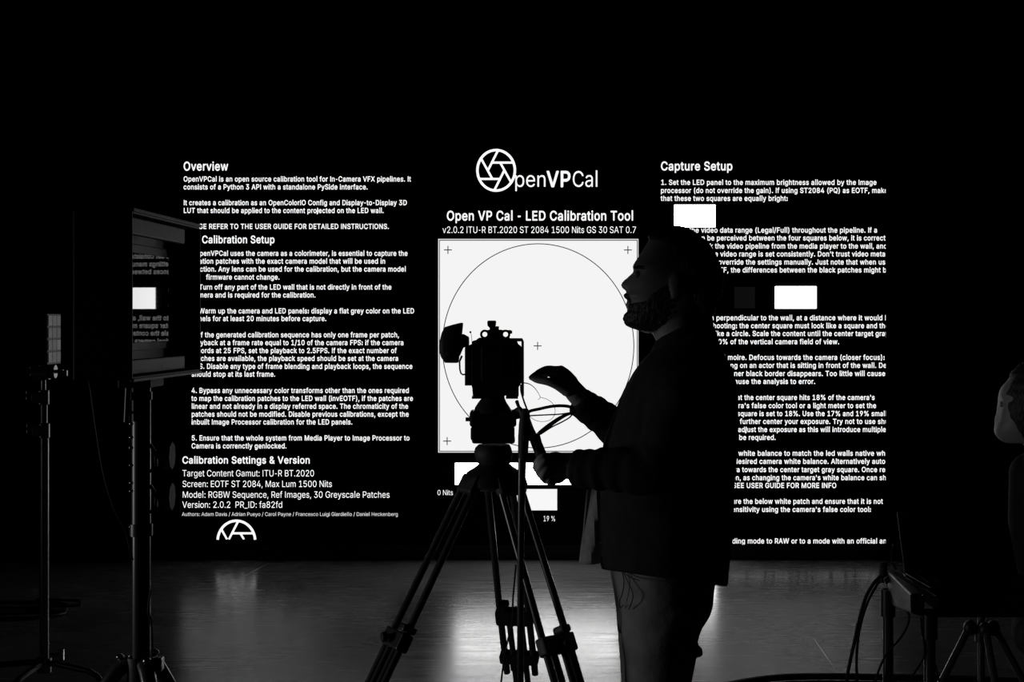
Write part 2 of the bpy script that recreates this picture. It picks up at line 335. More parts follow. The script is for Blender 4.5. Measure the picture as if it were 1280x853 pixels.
# letter shapes for the screen text
REG = r"""
 43
"74;20,73 18,74 17,84 16,116 18,117 30,117 31,114 30,74 28,73;46,73 44,76 43,116 44,117 56,117 58,116 56,74 54,73
%155;110,-2 100,3 95,8 92,18 92,30 95,40 100,47 108,51 116,52 128,49 135,42 138,32 138,16 134,6 126,0 120,-2;32,0 32,2 108,114 112,117 123,116 123,114 46,2 42,0;112,8 118,8 120,9 124,12 126,18 126,32 123,38 118,41 110,40 106,36 104,30 105,14 108,10;36,65 28,68 21,74 17,86 17,98 20,108 26,114 32,118 44,119 54,115 59,110 63,100 63,84 59,74 54,69 44,65;38,76 42,75 46,76 49,80 51,84 51,100 46,107 42,109 36,108 34,106 30,102 29,96 30,82 33,78
&103;42,-2 28,1 20,6 15,10 9,20 8,36 10,42 14,48 30,64 21,76 18,84 17,94 20,104 26,111 30,115 40,118 52,118 64,113 70,108 74,98 74,88 73,84 68,76 52,62 51,60 74,32 76,33 79,38 80,51 94,51 94,46 92,34 85,20 99,2 98,0 84,0 76,9 68,4 58,0;38,12 52,11 60,14 67,20 57,32 40,52 27,42 23,36 22,30 23,24 27,18 32,13;41,72 44,72 52,79 60,88 60,96 59,100 50,106 44,106 38,104 35,102 32,96 32,92 33,84
'47;20,73 18,74 17,84 16,116 18,117 30,117 31,114 30,74 28,73
(63;42,-22 36,-14 30,-2 23,22 21,34 21,62 27,92 34,112 40,123 52,124 54,122 47,108 41,90 35,60 35,36 37,24 44,0 54,-20 52,-22
)63;10,-22 10,-20 23,12 28,38 28,58 25,76 17,106 9,122 10,124 20,124 23,122 29,112 39,80 42,60 42,36 37,10 32,-4 24,-20 22,-22
,43;10,-27 9,-24 15,14 16,16 30,16 31,14 20,-26 18,-27
-104;28,43 26,46 26,54 28,56 76,56 78,54 78,44 76,43
.43;20,-1 14,3 11,10 15,18 20,20 24,20 31,16 32,6 28,1 24,-1
/57;4,-18 5,-10 40,120 42,122 52,122 53,118 51,110 17,-16 14,-18
0104;50,-2 40,0 32,4 20,16 16,24 12,40 11,68 15,90 23,104 30,112 38,116 52,119 62,118 70,115 78,109 83,102 88,92 92,78 93,48 89,26 79,10 68,1 60,-1;50,12 52,11 62,14 70,21 77,36 79,50 79,68 74,88 70,96 64,102 52,106 42,104 34,96 28,84 25,66 26,42 30,28 38,16 46,12
1104;20,0 18,2 19,12 48,13 49,16 49,102 46,102 22,84 20,86 20,98 46,117 62,117 63,114 63,14 66,13 88,13 90,12 90,2 88,0
2104;16,0 15,2 16,12 64,64 72,76 74,86 73,92 68,100 60,105 54,106 44,105 36,101 32,96 28,83 16,84 15,88 17,96 22,106 26,110 38,117 52,119 68,116 76,111 84,100 88,88 87,78 83,68 76,58 41,20 36,14 88,13 90,12 90,2 88,0
3104;48,-2 36,0 24,6 18,10 13,18 10,28 12,30 24,30 27,22 30,18 36,14 44,12 50,11 58,12 68,16 72,20 75,26 76,34 75,40 71,48 66,52 60,55 52,57 38,57 36,60 36,68 38,72 66,103 64,104 18,104 16,106 16,116 18,117 84,117 86,116 86,108 84,104 53,68 54,67 71,64 78,60 83,54 88,45 90,40 90,26 85,14 76,5 60,-1
4104;66,0 65,2 65,22 64,24 12,24 10,24 9,26 9,36 10,38 56,116 58,117 70,117 71,116 25,38 28,37 64,38 65,72 68,73 78,72 79,38 80,37 94,36 95,26 94,24 80,24 78,1
5104;48,-2 38,0 26,6 17,18 14,26 14,29 26,30 32,19 38,15 44,12 50,11 56,12 64,15 71,22 75,32 75,44 69,56 62,61 58,63 50,64 42,63 30,57 22,57 16,59 16,66 22,116 24,117 82,117 84,114 84,106 82,104 36,104 34,102 32,70 40,75 50,77 66,74 74,70 82,62 87,54 90,42 89,26 81,12 73,4 66,1 60,-1
6104;50,-2 36,2 28,7 22,12 17,22 15,30 15,44 22,64 56,115 60,117 72,117 73,116 72,114 42,70 50,72 60,72 68,70 79,64 84,58 88,48 89,44 89,28 83,14 76,6 62,-1;48,12 54,11 66,16 71,20 75,30 75,42 72,49 65,58 56,61 48,61 39,58 32,50 29,42 29,30 33,20 38,15
7104;24,0 23,2 24,4 74,102 72,104 16,104 14,106 14,116 89,116 90,104 39,2 36,0
8104;50,-2 32,2 22,8 18,12 13,22 12,34 14,44 19,52 23,56 33,62 23,68 17,78 16,90 19,100 26,109 34,115 44,118 52,119 66,117 74,113 81,106 86,98 88,90 86,76 80,68 71,62 82,55 88,48 92,36 92,26 86,13 74,3 62,-1;48,12 60,12 68,15 74,21 77,26 77,36 75,42 71,48 62,53 48,54 40,52 32,46 27,38 27,28 30,20 38,14;45,68 58,67 62,68 69,74 73,80 73,92 72,94 68,100 60,105 50,106 42,104 35,100 31,92 31,82 32,78 38,71
9104;32,0 32,4 62,46 54,45 38,46 30,50 22,57 17,66 15,74 15,88 16,94 23,106 32,114 42,118 50,119 62,118 75,112 84,102 89,88 89,72 88,68 78,46 47,2 44,0;47,56 56,56 64,59 72,66 75,76 75,86 71,96 66,102 54,106 44,105 38,101 32,94 29,86 29,76 33,66 42,58
:43;20,-1 14,3 11,10 15,18 20,20 24,20 31,16 32,6 28,1 24,-1;20,62 14,66 11,74 13,78 16,82 20,83 24,83 31,78 32,70 27,64
;43;10,-27 9,-24 15,14 16,16 30,16 31,14 20,-26 18,-27;22,62 16,66 13,74 14,78 18,82 26,83 33,78 34,70 29,64
A110;6,0 4,2 6,8 46,115 48,117 63,116 106,1 94,0 90,1 78,33 34,33 32,32 29,28 20,1;37,46 72,46 74,48 56,102 54,102 53,100 36,48
B105;16,0 14,2 14,116 62,117 68,116 78,112 82,108 88,102 90,98 92,86 91,78 88,71 82,66 73,60 80,59 86,55 94,44 96,36 96,28 93,16 87,10 82,5 70,1 64,0;30,14 62,13 74,17 79,22 82,30 82,34 79,42 70,51 62,53 30,52;30,66 60,66 68,69 74,75 77,80 77,90 76,94 72,98 68,102 60,104 30,104
C117;60,-2 43,2 34,6 23,16 19,20 12,36 9,54 9,62 13,84 23,102 34,111 44,116 62,119 80,116 94,107 103,96 108,86 108,80 95,80 86,95 80,100 72,104 58,105 42,100 36,95 31,88 27,80 24,68 24,50 27,36 31,28 38,21 46,15 58,12 66,12 74,14 86,21 90,26 95,36 106,37 108,36 107,28 102,18 95,10 80,1 70,-1
D116;16,0 14,2 14,116 60,117 66,116 82,110 90,104 98,94 102,86 105,74 106,50 104,38 98,24 86,10 78,6 70,2 56,0;30,14 56,13 68,16 80,23 87,34 92,54 92,64 90,76 82,91 72,100 56,104 32,104 29,102
E96;16,0 14,2 14,116 85,116 86,106 84,104 30,103 30,66 80,66 82,64 82,56 82,54 80,53 30,52 29,16 30,14 32,13 84,13 86,10 86,1
F94;16,0 14,2 14,116 84,116 85,106 84,104 30,103 30,65 78,64 80,62 80,52 78,51 30,50 29,2 28,0
G120;60,-2 52,-1 42,2 30,8 22,16 16,26 12,36 9,54 9,62 13,84 22,100 30,108 40,114 52,118 62,119 70,118 82,115 92,109 102,98 106,92 109,82 106,80 94,80 90,90 84,97 76,102 70,104 64,105 52,104 40,98 30,86 26,78 24,68 24,50 27,36 31,28 38,21 44,16 58,12 72,13 84,19 88,24 93,32 95,40 95,44 92,46 66,46 65,56 66,59 108,59 110,56 110,42 108,30 105,22 100,16 92,8 76,0
H119;16,0 14,2 14,116 26,117 29,116 30,66 88,66 89,66 90,68 90,116 92,117 104,116 104,1 92,0 90,2 89,52 32,53 30,52 29,50 29,2 28,0
I69;8,0 7,2 8,12 26,13 27,14 27,102 26,104 8,104 7,116 10,117 60,117 62,114 61,104 44,104 42,102 42,16 44,13 61,12 62,2 60,0
J91;42,-2 30,0 16,8 9,20 8,26 8,38 10,40 21,40 23,26 25,20 30,15 36,12 50,12 54,14 59,20 62,26 63,36 63,116 64,117 76,117 77,114 77,26 76,20 69,8 61,2 50,-1
L90;16,0 14,2 14,116 16,117 28,117 29,114 29,14 32,13 82,13 83,12 83,2 80,0
M144;16,0 14,2 14,116 32,117 35,116 72,19 110,116 130,116 130,1 118,0 116,2 116,94 80,2 76,0 68,0 65,2 28,94 28,2 26,0
N120;16,0 14,2 14,116 32,116 92,22 92,116 94,117 106,116 106,1 92,0 88,2 28,96 29,2 28,0
O123;60,-2 43,2 34,6 23,16 18,22 12,36 9,54 9,62 11,76 14,86 24,102 30,108 44,116 62,119 76,117 86,113 96,106 102,99 108,88 112,76 113,48 111,36 108,28 102,19 96,11 80,1 70,-1;56,12 64,12 70,13 78,16 86,22 95,34 99,52 98,72 93,86 87,94 82,99 76,102 66,105 52,104 42,100 38,96 31,88 28,81 24,68 24,50 27,36 31,28 36,22 42,17
P102;16,0 14,2 14,116 60,117 76,113 87,104 92,94 94,86 94,74 89,60 81,50 68,44 62,43 30,42 29,2 28,0;30,56 60,56 72,61 77,68 79,74 79,86 74,96 68,101 58,104 30,104
Q123;92,-11 82,2 60,-2 46,0 34,6 22,16 13,32 10,46 9,62 11,76 14,86 18,94 25,104 36,112 44,116 62,119 72,118 84,114 98,104 106,92 110,84 113,70 112,42 106,24 93,8 107,-10 104,-11;56,12 64,12 70,13 72,16 57,36 72,37 84,22 86,21 95,34 99,52 98,72 93,86 87,94 82,99 76,102 66,105 52,104 42,100 38,96 31,88 28,81 24,68 24,50 27,36 31,28 36,22 42,17
R103;16,0 14,2 14,116 60,117 72,115 80,111 85,106 92,96 94,88 94,74 92,66 88,60 82,53 73,48 97,0 84,0 80,1 61,38 56,45 30,44 29,2 28,0;30,60 62,59 71,62 76,68 79,76 79,86 76,94 70,101 58,104 30,104
S103;44,-2 32,1 18,9 12,18 9,28 10,30 22,31 27,22 32,16 44,12 54,11 66,14 76,22 79,28 79,38 74,44 66,48 32,58 22,65 16,70 13,76 12,90 16,102 24,110 38,117 54,119 72,115 82,109 86,104 90,96 92,88 78,88 74,96 70,101 64,104 58,105 44,105 38,103 30,96 26,86 27,82 30,76 40,70 66,63 84,54 92,44 94,36 94,28 91,18 86,10 80,5 64,-1
T103;46,0 44,2 44,102 42,104 8,104 7,106 7,116 10,117 94,117 96,114 96,106 94,104 62,104 59,102 59,2 58,0
U119;52,-2 40,1 28,8 19,18 15,28 14,34 14,116 16,117 28,117 29,116 29,36 31,28 34,23 44,15 54,12 64,12 78,16 86,24 89,30 90,36 90,116 92,117 104,117 105,114 105,34 102,22 96,14 84,3 66,-2
V110;48,0 9,102 5,116 18,117 20,116 56,15 90,116 92,117 105,116 106,114 65,2 62,0
W158;36,0 34,4 4,114 5,116 18,117 20,114 44,18 70,116 72,117 87,116 100,70 112,20 114,18 138,116 140,117 153,116 122,1 106,0 104,2 80,94 78,96 54,2 52,0
X109;6,0 5,2 7,4 46,60 8,114 8,116 22,117 24,116 54,71 85,116 88,117 101,116 100,112 64,60 102,4 103,0 88,1 54,49 22,2 20,0
Y109;48,0 47,2 47,48 8,110 5,116 20,117 22,116 54,62 88,116 102,117 104,116 101,110 62,48 62,2 60,0
\57;42,-18 40,-16 5,114 4,120 6,122 16,122 17,120 51,-4 53,-18
_73;2,-13 0,-10 0,-2 2,0 70,0 73,-2 73,-12 72,-13
a90;32,-2 20,2 11,10 7,20 7,30 8,34 16,43 22,47 36,50 54,52 62,54 63,56 63,64 58,72 50,76 36,75 28,70 22,63 12,66 10,68 13,74 18,80 28,86 38,88 52,88 58,87 64,84 71,78 76,70 77,66 77,2 74,0 65,0 64,10 62,11 58,5 50,0 42,-2;37,10 48,11 58,18 63,28 62,42 34,38 24,32 21,26 22,18 26,14 32,11
b98;48,-2 40,0 34,4 26,13 25,0 14,0 12,2 12,114 14,117 24,117 26,116 26,74 28,75 33,82 42,87 46,88 60,88 64,87 74,82 83,72 88,60 90,48 90,38 88,26 84,16 78,8 70,2 56,-2;44,12 56,11 65,16 71,22 75,34 75,52 71,64 68,69 62,73 54,76 42,75 34,70 28,60 26,50 26,36 28,28 34,17
c91;42,-2 32,1 24,5 18,12 13,18 8,36 8,50 12,64 15,72 22,79 26,83 36,87 40,88 56,88 66,85 72,81 79,74 83,64 78,62 70,61 66,68 58,74 46,76 36,73 32,70 27,64 23,54 22,40 24,28 28,20 33,16 42,11 54,11 60,13 65,18 71,26 82,24 83,22 76,10 70,4 58,-1
d98;40,-2 30,1 22,6 17,12 11,22 8,36 8,52 11,64 15,72 20,79 30,85 38,88 52,88 58,86 70,75 71,116 72,117 84,117 86,114 86,2 84,0 73,0 72,12 70,13 62,3 55,0 50,-2;41,12 52,11 60,15 68,24 72,40 71,54 68,64 60,72 50,76 44,76 36,74 30,68 24,58 22,48 22,38 26,24 34,15
e93;42,-2 28,3 18,12 14,16 10,26 8,36 8,50 12,64 15,72 22,79 28,84 38,88 54,88 66,84 78,74 84,60 85,54 84,40 24,39 22,36 24,26 30,17 42,11 54,11 58,12 64,15 72,24 80,22 83,20 80,13 72,4 58,-1;23,52 68,51 70,52 71,54 67,66 60,72 56,75 44,76 36,74 30,69 24,60
f58;20,0 19,2 19,74 18,75 2,76 1,86 2,87 18,88 19,106 21,110 26,117 40,122 54,121 55,118 52,109 40,109 36,106 33,102 34,88 51,86 52,76 50,75 34,75 33,74 33,2 32,0
g98;44,-35 32,-33 24,-29 15,-22 12,-18 12,-16 22,-10 32,-19 40,-22 54,-22 62,-19 67,-16 71,-8 72,-2 72,14 70,15 64,8 60,4 50,1 34,2 22,9 13,20 9,30 8,52 11,64 15,72 20,79 34,87 40,88 52,88 56,87 62,83 70,74 72,76 73,86 84,87 86,84 86,-4 84,-14 80,-22 70,-30 58,-34;40,14 52,14 60,17 67,24 71,34 72,50 68,64 60,72 50,76 40,75 32,71 26,64 23,54 22,40 25,28 32,18
h94;14,0 12,2 12,116 14,117 24,117 26,114 26,75 35,84 42,87 46,88 58,88 64,87 73,82 79,72 82,62 82,2 80,0 70,0 68,2 68,58 67,64 64,68 60,73 56,75 48,76 36,73 32,70 28,64 26,54 26,2 24,0
i38;14,0 12,2 12,86 14,87 24,87 26,84 26,2 24,0;16,102 11,106 10,114 12,118 16,120 24,120 28,114 29,108 24,103
j38;0,-33 -2,-30 -2,-21 8,-18 11,-14 12,-10 12,86 14,87 24,87 26,84 26,-12 22,-24 17,-28 10,-32;16,102 11,106 9,110 10,114 12,118 16,120 24,120 28,114 29,108 24,103
k88;14,0 12,2 12,116 14,117 24,117 26,114 27,50 28,50 65,86 81,86 47,50 84,2 82,0 67,0 36,40 26,32 26,1
l44;32,-1 24,0 18,4 14,10 12,16 12,114 14,117 24,117 26,116 26,20 30,13 38,11 41,4 40,0
m140;14,0 12,2 13,86 25,86 26,75 36,85 48,89 54,89 62,86 67,82 72,74 84,85 98,89 110,88 118,84 122,80 126,72 128,64 127,0 116,0 114,2 114,62 112,68 108,72 98,76 92,76 84,73 78,64 77,58 77,2 74,0 64,0 63,64 60,69 56,74 50,76 44,76 34,73 31,70 28,66 26,58 26,2 24,0
n94;14,0 12,2 12,86 25,86 26,75 36,84 46,88 60,88 70,84 77,76 82,62 82,1 70,0 68,2 68,58 67,64 64,68 60,73 56,75 48,76 36,73 32,70 28,64 26,54 26,2 24,0
o95;42,-2 32,1 24,5 18,12 13,18 8,36 8,50 12,64 15,72 22,79 26,83 36,87 40,88 56,88 70,82 81,70 85,62 87,54 88,44 87,32 82,18 74,8 58,-1 52,-2;41,12 54,11 63,16 70,24 73,36 73,52 68,66 60,73 50,76 40,75 32,70 25,60 22,48 23,34 28,20 34,14
p98;14,-33 12,-30 12,86 14,87 25,86 26,76 28,74 33,82 42,87 46,88 60,88 64,87 73,82 80,76 88,60 90,40 86,20 80,10 76,6 66,0 56,-2 48,-2 40,0 34,5 26,13 26,-32 24,-33;44,12 56,11 65,16 71,22 75,34 75,52 71,64 68,69 62,73 54,76 42,75 34,70 28,60 26,50 26,36 28,28 34,17
q98;72,-33 71,-30 70,12 62,3 54,-1 40,-2 30,1 22,6 17,12 11,22 8,36 8,52 10,62 15,72 19,78 30,86 38,88 52,88 62,84 70,74 72,74 73,86 84,87 86,86 86,-32 84,-33;41,12 52,11 60,15 68,24 72,40 71,54 68,64 60,72 50,76 44,76 36,74 30,68 24,58 22,48 22,38 26,24 34,15
r60;14,0 12,2 12,86 14,87 25,86 26,76 32,82 40,87 44,88 54,88 56,86 56,75 44,75 40,74 32,70 28,62 26,56 26,2 24,0
s84;36,-2 24,1 16,7 10,14 9,22 20,24 26,16 30,13 42,10 52,12 58,16 62,22 61,28 58,32 52,35 30,40 18,46 12,54 11,58 11,68 15,76 26,85 36,88 50,88 64,83 71,76 74,70 74,67 62,64 56,72 51,76 38,76 28,71 25,66 25,60 28,56 36,52 54,48 68,42 72,37 75,32 76,20 72,10 64,3 52,-1
t52;34,-1 24,3 18,8 15,16 15,74 14,75 2,75 1,76 2,86 14,88 15,106 16,108 28,107 30,88 46,87 47,86 46,76 30,75 29,74 29,18 34,12 46,12 49,2 44,-1
u94;36,-1 28,1 22,6 16,12 13,20 12,28 12,86 24,87 26,86 26,30 29,20 32,16 40,12 50,12 56,14 62,18 68,30 68,86 70,87 81,86 82,1 70,1 68,14 60,4 54,1 48,-1
v90;38,0 36,2 5,84 5,86 20,86 44,16 47,20 51,36 69,86 72,87 84,87 85,86 84,82 53,2 50,0
w130;32,0 28,10 6,86 18,87 21,86 38,20 40,18 58,86 72,87 74,85 90,20 92,19 110,86 112,87 124,86 124,82 98,1 86,0 84,2 66,68 64,66 46,2 44,0
x87;6,0 7,4 35,44 8,84 8,86 20,87 24,86 44,55 45,56 52,68 64,86 79,86 79,84 53,46 52,44 81,2 81,0 68,0 66,1 44,35 22,1 18,0
y90;14,-33 11,-30 14,-22 16,-20 22,-21 28,-18 34,-9 37,0 5,84 5,86 20,86 44,16 70,86 72,87 84,86 78,66 45,-18 38,-28 30,-32 26,-33
"""
